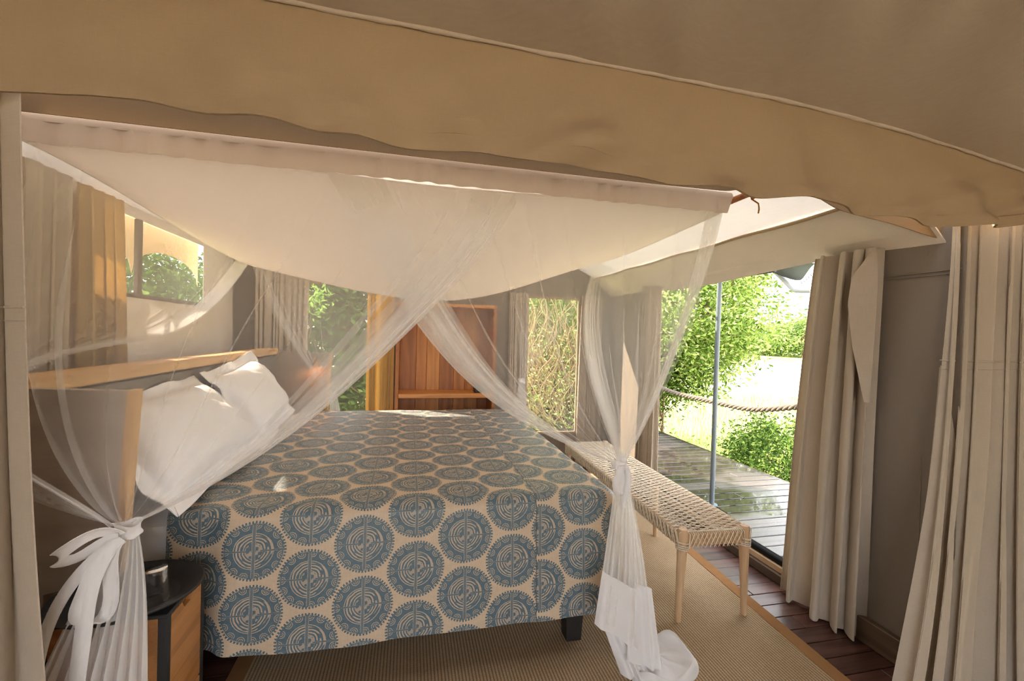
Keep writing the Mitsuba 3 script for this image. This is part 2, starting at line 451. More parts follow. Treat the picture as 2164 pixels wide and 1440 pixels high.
# valance hanging between the camera's room and the bedroom
vb = np.array([(-2.7, 1.93), (-0.95, 1.909), (-0.7, 1.909), (-0.507, 1.903), (-0.37, 1.897), (-0.21, 1.888), (-0.07, 1.885), (0.04, 1.895), (0.15, 1.893), (0.274, 1.885), (0.5, 1.877), (0.85, 1.873),
               (1.0, 1.872), (1.1, 1.86), (1.26, 1.868), (1.42, 1.868), (1.55, 1.855), (1.75, 1.842), (1.95, 1.828), (2.1, 1.836), (2.7, 1.86)])
vt = np.array([(-2.7, 2.18), (-0.9, 2.225), (-0.33, 2.216), (0.265, 2.203), (1.09, 2.188), (1.685, 2.15), (2.31, 2.076), (2.7, 2.02)])
xs = np.linspace(-2.65, 2.68, 420)
zb, zt = CubicSpline(*vb.T)(xs), PchipInterpolator(*vt.T)(xs)


def val_y(x, t):
    """y of the valance: big slack folds that grow towards the hem (t = 1)."""
    a = meshkit.fbm(np.stack([x * 2.6 + t * 0.9, t * 1.3, x * 0 + 4], -1), 3) - 0.5
    b = meshkit.noise(np.stack([x * 5.5 - t * 1.4, t * 0.8, x * 0 + 9], -1)) - 0.5
    f = np.sin(2 * PI * (x / 0.31 - 0.35 * t) + 5 * meshkit.noise(np.stack([x * 1.7, t * 0.6, x * 0 + 2], -1)))
    return 1.25 + t * (0.15 * a + 0.07 * b + 0.012 * f) - 0.02 * t


tt = np.linspace(0, 1, 50)
X, Tt = np.meshgrid(xs, tt, indexing='ij')
Pv = np.stack([X, val_y(X, Tt), zt[:, None] + (zb - zt)[:, None] * Tt], -1)
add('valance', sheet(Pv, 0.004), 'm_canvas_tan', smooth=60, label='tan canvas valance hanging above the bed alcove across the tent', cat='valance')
hem_t = 1 - 0.038 / (zt - zb)
Th = np.stack([hem_t + (1.004 - hem_t) * q for q in np.linspace(0, 1, 6)], 1)
Xh = np.repeat(xs[:, None], 6, 1)
add('valance__hem', sheet(np.stack([Xh, val_y(Xh, Th) - 0.006, zt[:, None] + (zb - zt)[:, None] * Th], -1), 0.003), 'm_canvas_tan', smooth=60, label='stitched hem')
# lining behind it
hb = np.array([(-2.7, 1.915), (-0.95, 1.912), (0.6, 1.912), (1.08, 1.916), (1.25, 1.95), (1.45, 1.94), (1.6, 1.893), (1.85, 1.862), (2.12, 1.822), (2.7, 1.8)])
hz = PchipInterpolator(*hb.T)(xs)
htop = np.interp(xs, [-2.7, -1.6, 0.3, 1.9, 2.12, 2.7], [2.1, 2.05, 2.72, 2.04, 1.9, 1.95])
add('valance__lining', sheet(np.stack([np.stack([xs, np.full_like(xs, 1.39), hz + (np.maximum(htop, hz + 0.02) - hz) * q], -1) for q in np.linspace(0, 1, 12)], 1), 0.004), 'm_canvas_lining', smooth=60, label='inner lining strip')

# roof of the camera's room, its seam, and its walls
ny = 60
yc = np.linspace(1.25, -2.4, ny)
s = meshkit.fbm(np.stack([X[:, :1] * 4.2 + (1.25 - yc)[None, :] * 3.2, (1.25 - yc)[None, :] * 0.9 + X[:, :1] * 0, X[:, :1] * 0 + (yc * 0)[None, :] + 11], -1), 3) - 0.5
rise = 0.10 * (1.25 - yc)
s2 = meshkit.noise(np.stack([X[:, :1] * 8.5 + (1.25 - yc)[None, :] * 7.5, (1.25 - yc)[None, :] * 1.2 + X[:, :1] * 0, X[:, :1] * 0 + (yc * 0)[None, :] + 3], -1)) - 0.5
Zc = zt[:, None] + (0.10 * s + 0.035 * s2) * np.minimum(1, (1.25 - yc) / 0.5)[None, :] + rise[None, :] * np.clip(1 - np.abs(xs) / 2.9, 0, 1)[:, None]
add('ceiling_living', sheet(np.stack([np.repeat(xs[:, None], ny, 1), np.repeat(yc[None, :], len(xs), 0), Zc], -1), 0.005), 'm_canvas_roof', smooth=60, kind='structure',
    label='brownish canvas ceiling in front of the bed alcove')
add('ceiling_living__seam', tube(np.stack([xs, np.full_like(xs, 1.243) + 0.004 * meshkit.noise(np.stack([xs * 14, xs * 0, xs * 0], -1)), zt - 0.004], -1), 0.008 + 0.004 * (meshkit.noise(np.stack([xs * 22, xs * 0 + 3, xs * 0], -1)) - 0.5), 8),
    'm_canvas_roof', smooth=True, label='gathered seam roll')
RX = 2.62
add('wall_partition', cat(sheet(panel_y(YP + 0.13, XR, RX + 0.05, 0.02, 2.0), 0.004), sheet(panel_y(YP + 0.05, -2.7, XL, 0.02, 2.2), 0.004)), 'm_canvas_grey', smooth=40, kind='structure',
    label='narrow canvas return beside the bed alcove')
add('wall_living', cat(sheet(panel_y(-2.4, -2.7, -1.05, 0.02, 2.4), 0.004), sheet(panel_y(-2.4, 1.05, 2.7, 0.02, 2.4), 0.004), sheet(panel_x(RX, -2.4, YP + 0.15, 0.02, 2.2), 0.004), sheet(panel_x(-2.65, -2.4, YP + 0.15, 0.02, 2.4), 0.004)), 'm_canvas_white', smooth=40, kind='structure',
    label='pale canvas walls of the sitting end of the tent')


# ------------------------------------------------------------------ curtains
def curtain_grid(top, bot, z0, z1, pleats, amp, rows=60, cols=220, seed=0, ease=1.0, tight=0.5, edge=None):
    """Cloth hung along the plan path top at height z1, reaching the plan path bot at z0; the folds are deeper towards the floor."""
    s = np.linspace(0, 1, cols); t = np.linspace(0, 1, rows)
    a, b = lerp_path(top, s), lerp_path(bot, s)
    d = np.gradient(b, axis=0); d /= np.linalg.norm(d, axis=1, keepdims=True)
    nrm = np.stack([-d[:, 1], d[:, 0]], 1)
    ph = 2 * PI * (pleats * s + 1.5 * (meshkit.noise(np.stack([s * pleats * 0.7, s * 0 + seed, s * 0], -1)) - 0.5))
    depth = 0.6 + 0.8 * meshkit.noise(np.stack([s * pleats * 0.9, s * 0 + seed + 7.3, s * 0], -1))
    P = np.zeros((cols, rows, 3))
    for j, q in enumerate(t):
        e = q ** ease
        base = a * (1 - e) + b * e
        wob = 0.55 * (meshkit.noise(np.stack([s * 5, s * 0 + q * 2.2, s * 0 + seed], -1)) - 0.5)
        w = np.sin(ph + wob * 2.2)
        w = w + 0.25 * np.sin(2 * ph + 4 * wob + seed)
        m = amp * (tight + (1 - tight) * q ** 0.8)
        xy = base + nrm * (m * depth * w)[:, None] + d * (m * 0.45 * np.sin(2 * ph + 1.0))[:, None]
        P[:, j, :2] = xy
        P[:, j, 2] = z1 + (z0 - z1) * q
    return P


def curtain(key, top, bot, z0, z1, pleats, amp, mtl, label, group=None, th=0.003, seam=None, **kw):
    P = curtain_grid(top, bot, z0, z1, pleats, amp, **kw)
    key = add(key, sheet(P, th), mtl, smooth=60, label=label, cat='curtain', group=group)
    if seam:
        j = int(np.argmin(np.abs(P[0, :, 2] - seam)))
        add(key + '__seam', cat(tube(P[:, j], 0.0035, 5), tube(P[:, j + 1] if j + 1 < P.shape[1] else P[:, j], 0.002, 5)), mtl, smooth=True)
    return P


P = curtain('curtain', [(2.075, 1.60), (2.045, 1.75), (2.06, 1.90)], [(2.085, 1.63), (2.03, 1.80), (2.05, 2.03)], 0.012, 1.82, 4.0, 0.046, 'm_curtain',
            'cream curtain gathered at the deck opening beside the taupe wall', seed=3, ease=0.8, tight=0.75)
fold = [[(2.005, 1.586, 1.80), (1.98, 1.652, 1.69), (1.975, 1.662, 1.565), (1.99, 1.645, 1.37), (2.005, 1.595, 1.12)], [(2.035, 1.585, 1.80), (2.04, 1.58, 1.66), (2.04, 1.58, 1.55), (2.035, 1.582, 1.37), (2.025, 1.585, 1.12)]]
A_, B_ = [np.stack([np.interp(np.linspace(0, 1, 41), np.linspace(0, 1, 5), np.array(q)[:, c]) for c in range(3)], 1) for q in fold]
add('curtain__turned_edge', sheet(np.stack([A_ * (1 - q) + B_ * q for q in np.linspace(0, 1, 8)], 1), 0.003), 'm_curtain', smooth=60)
curtain('curtain', [(2.075, 1.335), (2.25, 1.335), (2.56, 1.335)], [(1.815, 1.285), (2.05, 1.25), (2.5, 1.25)], 0.012, 1.95, 5.0, 0.042, 'm_curtain',
        'cream partition curtain bunched under the valance, next to the taupe wall', seed=11, ease=2.6, tight=0.6, cols=300, seam=1.335)
curtain('curtain', [(-1.5, 1.315), (-1.2, 1.315), (-0.935, 1.315)], [(-1.45, 1.21), (-1.1, 1.18), (-0.772, 1.20)], 0.012, 1.98, 5.0, 0.045, 'm_curtain',
        'cream partition curtain hanging beside the headboard and black tray', seed=5, tight=0.8, cols=260, ease=1.2, seam=1.40)
curtain('curtain', [(2.075, 3.40), (2.06, 3.55), (2.075, 3.70)], [(2.08, 3.40), (2.05, 3.56), (2.07, 3.74)], 0.012, 1.84, 5, 0.028, 'm_curtain',
        'cream curtain at the end of the deck opening behind the tied net', seed=17)
curtain('curtain', [(0.99, 4.40), (1.18, 4.40)], [(1.0, 4.40), (1.19, 4.40)], 0.012, 1.81, 5, 0.022, 'm_curtain',
        'narrow cream curtain between the wardrobe and the vine window', seed=23)
curtain('curtain', [(1.76, 4.40), (2.0, 4.40)], [(1.74, 4.40), (2.0, 4.40)], 0.012, 1.81, 5, 0.024, 'm_curtain',
        'cream curtain in the corner beyond the vine window', seed=29)
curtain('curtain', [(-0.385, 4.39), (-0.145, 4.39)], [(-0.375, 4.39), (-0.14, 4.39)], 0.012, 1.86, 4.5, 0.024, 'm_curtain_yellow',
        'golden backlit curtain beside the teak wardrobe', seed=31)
curtain('curtain', [(-1.34, 4.39), (-0.90, 4.39)], [(-1.32, 4.39), (-0.92, 4.39)], 0.012, 1.93, 9, 0.028, 'm_curtain',
        'cream curtain bunched in the corner behind the headboard', seed=37, cols=260)
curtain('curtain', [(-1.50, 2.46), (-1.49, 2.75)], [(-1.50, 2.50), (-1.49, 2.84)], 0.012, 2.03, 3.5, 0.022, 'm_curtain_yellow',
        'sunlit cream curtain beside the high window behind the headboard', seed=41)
curtain('curtain', [(-1.50, 1.75), (-1.49, 2.40)], [(-1.50, 1.75), (-1.49, 2.36)], 0.012, 2.03, 6, 0.024, 'm_curtain',
        'cream curtain against the pale wall behind the near headboard wing', seed=43, cols=260)

# ------------------------------------------------------------------ canopy frame and mosquito net
YN, YF, ZN, ZC = 1.85, 3.78, 2.055, 1.992
poles = [('pole', [(-1.33, YN, ZN), (1.47, YN, ZN)]), ('pole', [(-1.2, YF + 0.02, ZN), (1.62, YF + 0.02, ZN)]),
         ('pole', [(1.470, 1.70, 2.045), (1.62, 3.9, 2.075)]), ('pole', [(-1.30, 1.72, 2.03), (-1.19, 3.9, 2.075)])]
tag('canopy_frame', 'stick frame of the mosquito net with a tied cord, near the white ceiling', 'canopy frame')
for nme, pp in poles:
    c = curve(pp, 18); c[:, 2] += 0.006 * np.sin(np.linspace(0, 7, 18)); c[:, 0] += 0.004 * np.sin(np.linspace(1, 9, 18))
    add('canopy_frame__pole', tube(c, 0.0135 * (1 + 0.12 * np.sin(np.linspace(0, 11, 18))), 10), 'm_stick', smooth=40)
cord = [(1.492, 1.715 + 0.02 * math.cos(q), 2.045 + 0.022 * math.sin(q)) for q in np.linspace(0, 4 * PI, 30)]
add('canopy_frame__cord', cat(tube(cord, 0.003, 5), tube([(1.50, 1.74, 2.03), (1.535, 1.735, 2.01), (1.54, 1.735, 1.985), (1.532, 1.73, 1.965)], 0.0035, 5)), 'm_sisal_cord', label='twine binding')
for px_, py_ in ((1.50, 1.78), (1.60, 3.76), (-1.27, 1.80), (-1.20, 3.76)):
    zt_ = float(np.interp(px_, [-1.6, -0.6, 0.3, 1.2, 1.9], [2.03, 2.42, 2.68, 2.34, 2.005]))
    add('canopy_frame__rope', tube([(px_, py_, 2.06), (px_, py_, zt_)], 0.003, 5), 'm_sisal_cord')

tag('mosquito_net', 'white mosquito net draped over the bed and tied back at the corners', 'mosquito net')
# cloth roof of the net: four edges, filled as a Coons patch
n = 60
s = np.linspace(0, 1, n)
near = np.stack([-1.29 + (1.435 + 1.29) * s, np.full(n, YN), ZC + 0.012 * np.sin(s * 9) * np.sin(s * PI)], 1)
far = curve([(-1.19, YF, 1.853), (-0.65, YF, 1.745), (-0.1, YF, 1.663), (0.3, YF, 1.655), (0.93, YF, 1.80), (1.585, YF, 2.04)], s)
lef = curve([(-1.29, YN, ZC), (-1.30, 2.48, 1.973), (-1.27, 3.2, 1.90), (-1.19, YF, 1.853)], s)
rig = curve([(1.435, YN, ZC), (1.49, 2.6, 1.985), (1.54, 3.3, 2.0), (1.585, YF, 2.04)], s)
near[0], near[-1] = lef[0], rig[0]; far[0], far[-1] = lef[-1], rig[-1]
U, V = np.meshgrid(s, s, indexing='ij')
Pc = (1 - V)[..., None] * near[:, None] + V[..., None] * far[:, None] + (1 - U)[..., None] * lef[None] + U[..., None] * rig[None] \
    - ((1 - U) * (1 - V))[..., None] * near[0] - (U * (1 - V))[..., None] * near[-1] - ((1 - U) * V)[..., None] * far[0] - (U * V)[..., None] * far[-1]
sag = np.sin(PI * U) ** 0.7 * np.sin(PI * V) ** 0.7
Pc[..., 2] += -0.05 * sag + 0.022 * sag * (meshkit.fbm(np.stack([U * 5, V * 3, U * 0], -1), 3) - 0.5)
add('mosquito_net__roof_cloth', grid(Pc), 'm_canopy_cloth', smooth=True, label='white cotton top sheet')
add('mosquito_net__seam', cat(tube(lef, 0.0035, 5), tube(rig, 0.0035, 5), tube(far, 0.0035, 5)), 'm_white_cotton', smooth=True, label='stitched edge seam')
# gathered band round the near pole
xb = np.linspace(-1.31, 1.47, 300)
prof = np.linspace(0, 1, 14)
band = []
for x in xb:
    g = 0.012 * (meshkit.noise(np.array([x * 16, 0, 3.0])) - 0.4) + 0.006 * math.sin(x * 60 + 3 * math.sin(x * 7))
    sl = 1.0 if x < 1.435 else 1.0 - (x - 1.435) / 0.05
    row = []
    for q in prof:
        ang = PI * (0.5 + 0.65 * min(q / 0.35, 1))
        if q < 0.35:
            row.append((x, YN + 0.030 * math.cos(ang), ZN + 0.004 + 0.028 * math.sin(ang)))
        else:
            e = (q - 0.35) / 0.65
            row.append((x + 0.03 * e * (x > 1.4) * -1, YN - 0.030 + g * (0.35 + 0.9 * e), ZN + 0.006 + (ZC - 0.012 - ZN - 0.006) * e))
    band.append(row)
add('mosquito_net__band', sheet(np.array(band), 0.002), 'm_canopy_cloth', smooth=60, label='gathered cotton band along the pole')


def net_panel(key, L, R, pleats, zig, amp, nrm, bsdf='m_net', rows=90, cols=420, seed=0, lab=None, dens=None, droop=0.0, tmax=1.0):
    """Netting from the edge between L[0] and R[0] drawn together to L[-1], R[-1]; L and R are its two hems. Pleats overlap sideways by zig."""
    t = np.linspace(0, tmax, rows)
    Lc, Rc = curve(L, t), curve(R, t)
    s = np.linspace(0, 1, cols)
    e = dens(s) if dens is not None else np.ones_like(s)
    f = np.cumsum(e); f = (f - f[0]) / (f[-1] - f[0])
    ph = 2 * PI * (pleats * f + 0.8 * (meshkit.noise(np.stack([f * pleats * 0.6, f * 0 + seed, f * 0], -1)) - 0.5))
    P = np.zeros((cols, rows, 3))
    nrm = np.asarray(nrm, float); nrm /= np.linalg.norm(nrm)
    for j, q in enumerate(t):
        env = 0.25 + 0.75 * min(1.0, q * 2.2)
        width = np.linalg.norm(Rc[j] - Lc[j])
        sp = s + zig * env * np.sin(ph) / pleats * np.minimum(1, np.minimum(s, 1 - s) * pleats * 1.2)
        sp = np.clip(sp, 0, 1)[:, None]
        base = Lc[j] * (1 - sp) + Rc[j] * sp
        a = amp * env * min(1.0, 0.30 + width * 1.2) * (0.7 + 0.6 * meshkit.noise(np.stack([f * pleats, f * 0 + q * 2, f * 0 + seed], -1)))
        base = base + nrm * (a * np.cos(ph))[:, None]
        base[:, 2] -= droop * math.sin(PI * q) * (4 * s * (1 - s))
        P[:, j] = base
    add(key, grid(P), bsdf, smooth=True, label=lab)
    return P


def hem_strip(key, C, width, bsdf='m_net_hem', side=(1, 0, 0)):
    c = curve(C, 80)
    d = np.gradient(c, axis=0); d /= np.linalg.norm(d, axis=1, keepdims=True)
    w = np.cross(d, [0, -1, 0]); w /= np.linalg.norm(w, axis=1, keepdims=True)
    wd = width * np.linspace(1, 0.4, 80)[:, None]
    P = np.stack([c + w * wd * q + np.array([0, -0.004, 0]) for q in np.linspace(-0.5, 0.5, 4)], 0)
    add(key, grid(P), bsdf, smooth=True)


KL, KR = np.array([-0.765, 1.47, 0.812]), np.array([0.82, 1.62, 0.882])
P1R = [(0.452, 1.870, 1.988), (0.232, 1.700, 1.644), (0.023, 1.560, 1.408), (-0.325, 1.535, 1.070), (-0.578, 1.500, 0.897), (-0.745, 1.460, 0.818)]
P1L = [(-1.307, 1.870, 2.008), (-1.190, 1.700, 1.555), (-1.065, 1.560, 1.188), (-0.968, 1.535, 0.973), (-0.865, 1.500, 0.857), (-0.785, 1.460, 0.820)]
P2L = [(-0.331, 1.86, 1.994), (-0.068, 1.80, 1.55), (0.177, 1.76, 1.239), (0.442, 1.71, 1.037), (0.627, 1.66, 0.949), (0.795, 1.62, 0.885)]
P2R = [(1.442, 1.86, 1.995), (1.31, 1.81, 1.642), (1.187, 1.77, 1.387), (1.048, 1.72, 1.139), (0.927, 1.67, 0.96), (0.845, 1.62, 0.883)]
P3F = [(1.55, 3.55, 2.02), (1.30, 3.2, 1.52), (1.215, 2.86, 1.15), (1.13, 2.45, 0.93), (1.0, 2.04, 0.86), (0.835, 1.64, 0.88)]
P3N = [(1.442, 1.88, 1.995), (1.33, 1.84, 1.642), (1.21, 1.79, 1.387), (1.06, 1.74, 1.139), (0.935, 1.69, 0.97), (0.85, 1.63, 0.883)]
dens_r = lambda s: 0.6 + 3.4 * np.exp(-((1 - s) / 0.14) ** 2) + 0.6 * np.exp(-(s / 0.1) ** 2)
dens_l = lambda s: 0.6 + 3.4 * np.exp(-(s / 0.14) ** 2) + 0.8 * np.exp(-((1 - s) / 0.1) ** 2)
net_panel('mosquito_net__panel', P1L, P1R, 12, 0.30, 0.024, (0, 1, 0.15), seed=1, dens=dens_r, lab='sheer panel drawn to the headboard corner')
net_panel('mosquito_net__panel', P2L, P2R, 12, 0.30, 0.024, (0, 1, 0.15), seed=2, dens=dens_l, lab='sheer panel drawn to the foot corner')
net_panel('mosquito_net__panel', P3N, P3F, 13, 0.32, 0.022, (1, 0.2, 0), seed=3, dens=dens_r)
KFR = (1.015, 3.95, 0.962)
net_panel('mosquito_net__panel', [(0.874, 3.80, 1.764), (0.909, 3.82, 1.581), (0.939, 3.85, 1.415), (0.966, 3.88, 1.246), (0.985, 3.92, 1.094), (1.0, 3.95, 0.962)],
          [(1.594, 3.80, 2.035), (1.548, 3.82, 1.757), (1.387, 3.85, 1.472), (1.202, 3.89, 1.229), (1.073, 3.92, 1.052), (1.03, 3.95, 0.962)], 9, 0.36, 0.02, (0, 1, 0), seed=4, cols=240,
          dens=lambda s: 0.5 + 2.5 * np.exp(-(s / 0.12) ** 2) + 2.5 * np.exp(-((1 - s) / 0.12) ** 2))
P5L = [(-1.30, 1.88, 2.0), (-1.31, 1.70, 1.56), (-1.30, 1.53, 1.25), (-1.2, 1.50, 1.05), (-1.0, 1.47, 0.90), (-0.79, 1.455, 0.815)]
P5R = [(-1.20, 3.74, 1.86), (-1.275, 3.42, 1.55), (-1.32, 2.8, 1.32), (-1.32, 1.9, 1.22), (-1.13, 1.505, 1.06), (-0.90, 1.48, 0.88), (-0.80, 1.46, 0.81)]
net_panel('mosquito_net__panel', P5L, P5R, 14, 0.32, 0.02, (1, 0, 0), seed=5,
          dens=lambda s: 0.5 + 3.0 * np.exp(-((1 - s) / 0.10) ** 2))
net_panel('mosquito_net__panel', [(-1.19, 3.80, 1.853), (-1.10, 3.82, 1.6), (-0.98, 3.85, 1.35), (-0.82, 3.88, 1.1), (-0.72, 3.92, 0.95), (-0.64, 3.95, 0.86)],
          [(-0.30, 3.80, 1.69), (-0.36, 3.82, 1.5), (-0.44, 3.85, 1.28), (-0.52, 3.88, 1.08), (-0.58, 3.92, 0.95), (-0.61, 3.95, 0.86)], 10, 0.34, 0.02, (0, 1, 0), seed=6, cols=260,
          dens=lambda s: 0.5 + 2.5 * np.exp(-(s / 0.2) ** 2))
def toward(A_, B_, q):
    return [tuple(np.array(a) * (1 - q) + np.array(b) * q + np.array([0, -0.008, 0])) for a, b in zip(A_, B_)]


for A_, B_, q, sd in ((P1R, P1L, 0.11, 31), (P2L, P2R, 0.12, 32), (P2R, P2L, 0.05, 33), (P5R, [P5L[0]] + P5L, 0.10, 34)):
    net_panel('mosquito_net__hem', toward(A_, B_, 0.0), toward(A_, B_, q), 3, 0.5, 0.006, (0, 1, 0.15), 'm_net_hem', seed=sd, rows=80, cols=70)
# hanging ends below the ties
net_panel('mosquito_net__tail', [(-0.785, 1.455, 0.805), (-0.86, 1.42, 0.62), (-0.93, 1.37, 0.40), (-0.985, 1.34, 0.02)],
          [(-0.735, 1.455, 0.805), (-0.69, 1.41, 0.66), (-0.655, 1.36, 0.40), (-0.60, 1.34, 0.02)], 9, 0.42, 0.030, (0.1, 1, 0), 'm_net_tail', seed=8, rows=60, cols=300, lab='gathered tail of netting')
net_panel('mosquito_net__tail', [(0.800, 1.605, 0.87), (0.785, 1.60, 0.66), (0.757, 1.59, 0.47), (0.735, 1.58, 0.30)],
          [(0.845, 1.605, 0.87), (0.885, 1.60, 0.66), (0.90, 1.59, 0.45), (0.90, 1.58, 0.20)], 6, 0.42, 0.022, (0.1, 1, 0), 'm_net_tail', seed=9, rows=50, cols=220)
net_panel('mosquito_net__tail', [(0.81, 1.625, 0.87), (0.84, 1.63, 0.62), (0.865, 1.63, 0.40), (0.88, 1.64, 0.16)],
          [(0.85, 1.625, 0.87), (0.93, 1.63, 0.60), (0.98, 1.635, 0.36), (1.02, 1.64, 0.05)], 6, 0.42, 0.022, (0.1, 1, 0), 'm_net_tail', seed=10, rows=50, cols=220)
net_panel('mosquito_net__tail', [(0.99, 3.96, 0.955), (0.96, 3.98, 0.7), (0.93, 4.0, 0.4), (0.92, 4.02, 0.06)], [(1.04, 3.96, 0.955), (1.08, 3.98, 0.7), (1.10, 4.0, 0.4), (1.12, 4.02, 0.06)],
          6, 0.4, 0.02, (0, 1, 0), 'm_net_tail', seed=12, rows=40, cols=160)
net_panel('mosquito_net__tail', [(-0.64, 4.03, 0.86), (-0.66, 4.06, 0.6), (-0.68, 4.08, 0.06)], [(-0.6, 4.03, 0.86), (-0.55, 4.06, 0.6), (-0.52, 4.08, 0.06)],
          5, 0.4, 0.018, (0, 1, 0), 'm_net_tail', seed=13, rows=30, cols=140)


def cloth_border(top_l, top_r, bot_l, bot_r, amp, seed, bulge=(0, -0.01, 0)):
    n, m = 60, 24
    s = np.linspace(0, 1, n)[:, None, None]; t = np.linspace(0, 1, m)[None, :, None]
    tl, tr, bl, br = (np.array(p, float) for p in (top_l, top_r, bot_l, bot_r))
    P = (1 - t) * ((1 - s) * tl + s * tr) + t * ((1 - s) * bl + s * br)
    w = np.sin(2 * PI * (2.5 * s[..., 0] + 0.3 * np.sin(5 * s[..., 0] + seed)) + seed) * (0.4 + 0.6 * t[..., 0])
    return P + np.array(bulge) * np.sin(PI * s) + amp * w[..., None] * np.array([0.1, 1, 0])


add('mosquito_net__border', sheet(cloth_border((0.752, 1.585, 0.475), (0.905, 1.575, 0.385), (0.722, 1.575, 0.275), (0.899, 1.565, 0.165), 0.012, 1), 0.002), 'm_white_cotton', smooth=60, label='white cotton border at the foot of the netting')
add('mosquito_net__border', sheet(cloth_border((0.885, 1.635, 0.40), (0.99, 1.625, 0.36), (0.875, 1.60, 0.10), (1.035, 1.60, 0.025), 0.010, 2), 0.002), 'm_white_cotton', smooth=60, label='white cotton border at the foot of the netting')
add('mosquito_net__border', sheet(cloth_border((0.80, 1.66, 0.20), (0.93, 1.66, 0.14), (0.86, 1.62, 0.03), (0.98, 1.56, 0.015), 0.014, 3), 0.002), 'm_white_cotton', smooth=60, label='white cotton border at the foot of the netting')
# the end that lies on the rug
ring = curve([(0.90, 1.60), (0.95, 1.545), (1.06, 1.53), (1.17, 1.565), (1.235, 1.65), (1.23, 1.76), (1.17, 1.83), (1.08, 1.80), (0.98, 1.72), (0.90, 1.60)], 90)
cen = np.array([1.05, 1.66])
P = np.zeros((90, 16, 3))
for i, p in enumerate(ring):
    for j, q in enumerate(np.linspace(0, 1, 16)):
        xy = cen + (p - cen) * q
        P[i, j, :2] = xy
        rim = math.exp(-((q - 0.86) / 0.10) ** 2)
        P[i, j, 2] = 0.012 + 0.045 * rim * (0.5 + 0.5 * math.sin(i * 0.28)) + 0.05 * math.exp(-((xy[0] - 1.0) / 0.06) ** 2) * (1 - q) + 0.02 * math.sin(i * 0.21 + q * 4) ** 2 * (1 - q)
P[:, -1, 2] = 0.004
add('mosquito_net__border', sheet(P, 0.002), 'm_white_cotton', smooth=60, label='white hem lying in a loop on the rug')


def ribbon(pts, width, twist=0.0, wdir=(1, 0, 0)):
    c = curve(pts, 40)
    d = np.gradient(c, axis=0); d /= np.linalg.norm(d, axis=1, keepdims=True)
    w = np.broadcast_to(np.asarray(wdir, float), c.shape).copy()
    w -= d * (w * d).sum(1, keepdims=True); w /= np.linalg.norm(w, axis=1, keepdims=True)
    nn = np.cross(d, w)
    a = twist * np.linspace(-0.5, 0.5, 40)[:, None]
    w2 = w * np.cos(a) + nn * np.sin(a)
    P = np.stack([c + w2 * width * q + nn * 0.012 * (1 - 4 * q * q) * 0.5 for q in np.linspace(-0.5, 0.5, 7)], 0)
    return sheet(P, 0.0015)


def tie_wrap(K, r, h):
    a = np.linspace(0, 2 * PI, 40); z = np.linspace(-h, h, 8)
    A, Z = np.meshgrid(a, z, indexing='ij')
    rr = r * (1 + 0.10 * np.sin(A * 5) + 0.25 * (Z / h) ** 2)
    return grid(np.stack([K[0] + rr * np.cos(A), K[1] + rr * 0.8 * np.sin(A), K[2] + Z + 0.006 * np.sin(A * 2)], -1))


y0 = 1.415
bow = [ribbon([(-0.755, y0, 0.800), (-0.795, y0 - 0.025, 0.822), (-0.84, y0 - 0.045, 0.800), (-0.872, y0 - 0.045, 0.765), (-0.86, y0 - 0.02, 0.752), (-0.81, y0, 0.775), (-0.758, y0, 0.797)], 0.034, 0.5, (0.25, -0.25, 1)),
       ribbon([(-0.757, y0, 0.795), (-0.785, y0 - 0.035, 0.75), (-0.81, y0 - 0.05, 0.67), (-0.815, y0 - 0.05, 0.60), (-0.79, y0 - 0.03, 0.59), (-0.765, y0 - 0.02, 0.68), (-0.752, y0, 0.79)], 0.036, 0.5, (1, 0, 0.1)),
       ribbon([(-0.760, y0, 0.795), (-0.79, y0 - 0.04, 0.72), (-0.805, y0 - 0.055, 0.58), (-0.815, y0 - 0.06, 0.45), (-0.82, y0 - 0.06, 0.36)], 0.040, 0.3, (1, 0, 0)),
       ribbon([(-0.765, y0, 0.79), (-0.83, y0 - 0.025, 0.72), (-0.885, y0 - 0.04, 0.61), (-0.905, y0 - 0.05, 0.50), (-0.93, y0 - 0.05, 0.32)], 0.030, 0.4, (1, 0, 0.4))]
for b in bow: add('mosquito_net__ribbon', b, 'm_white_cotton', smooth=60, label='white cotton tie')
for K, r in (((-0.76, 1.452, 0.806), 0.028), ((0.822, 1.612, 0.878), 0.027), ((1.015, 3.955, 0.962), 0.028)):
    add('mosquito_net__knot', tie_wrap(K, r, 0.017), 'm_white_cotton', smooth=True)
for b in (ribbon([(0.818, 1.585, 0.875), (0.80, 1.575, 0.845), (0.792, 1.572, 0.80), (0.803, 1.575, 0.775), (0.820, 1.58, 0.80), (0.824, 1.585, 0.87)], 0.028, 0.3, (0.9, -0.4, 0)),
          ribbon([(0.83, 1.585, 0.878), (0.842, 1.575, 0.85), (0.838, 1.57, 0.80), (0.825, 1.572, 0.72)], 0.024, 0.3, (0.9, -0.4, 0))):
    add('mosquito_net__ribbon', b, 'm_white_cotton', smooth=60, label='white cotton tie')

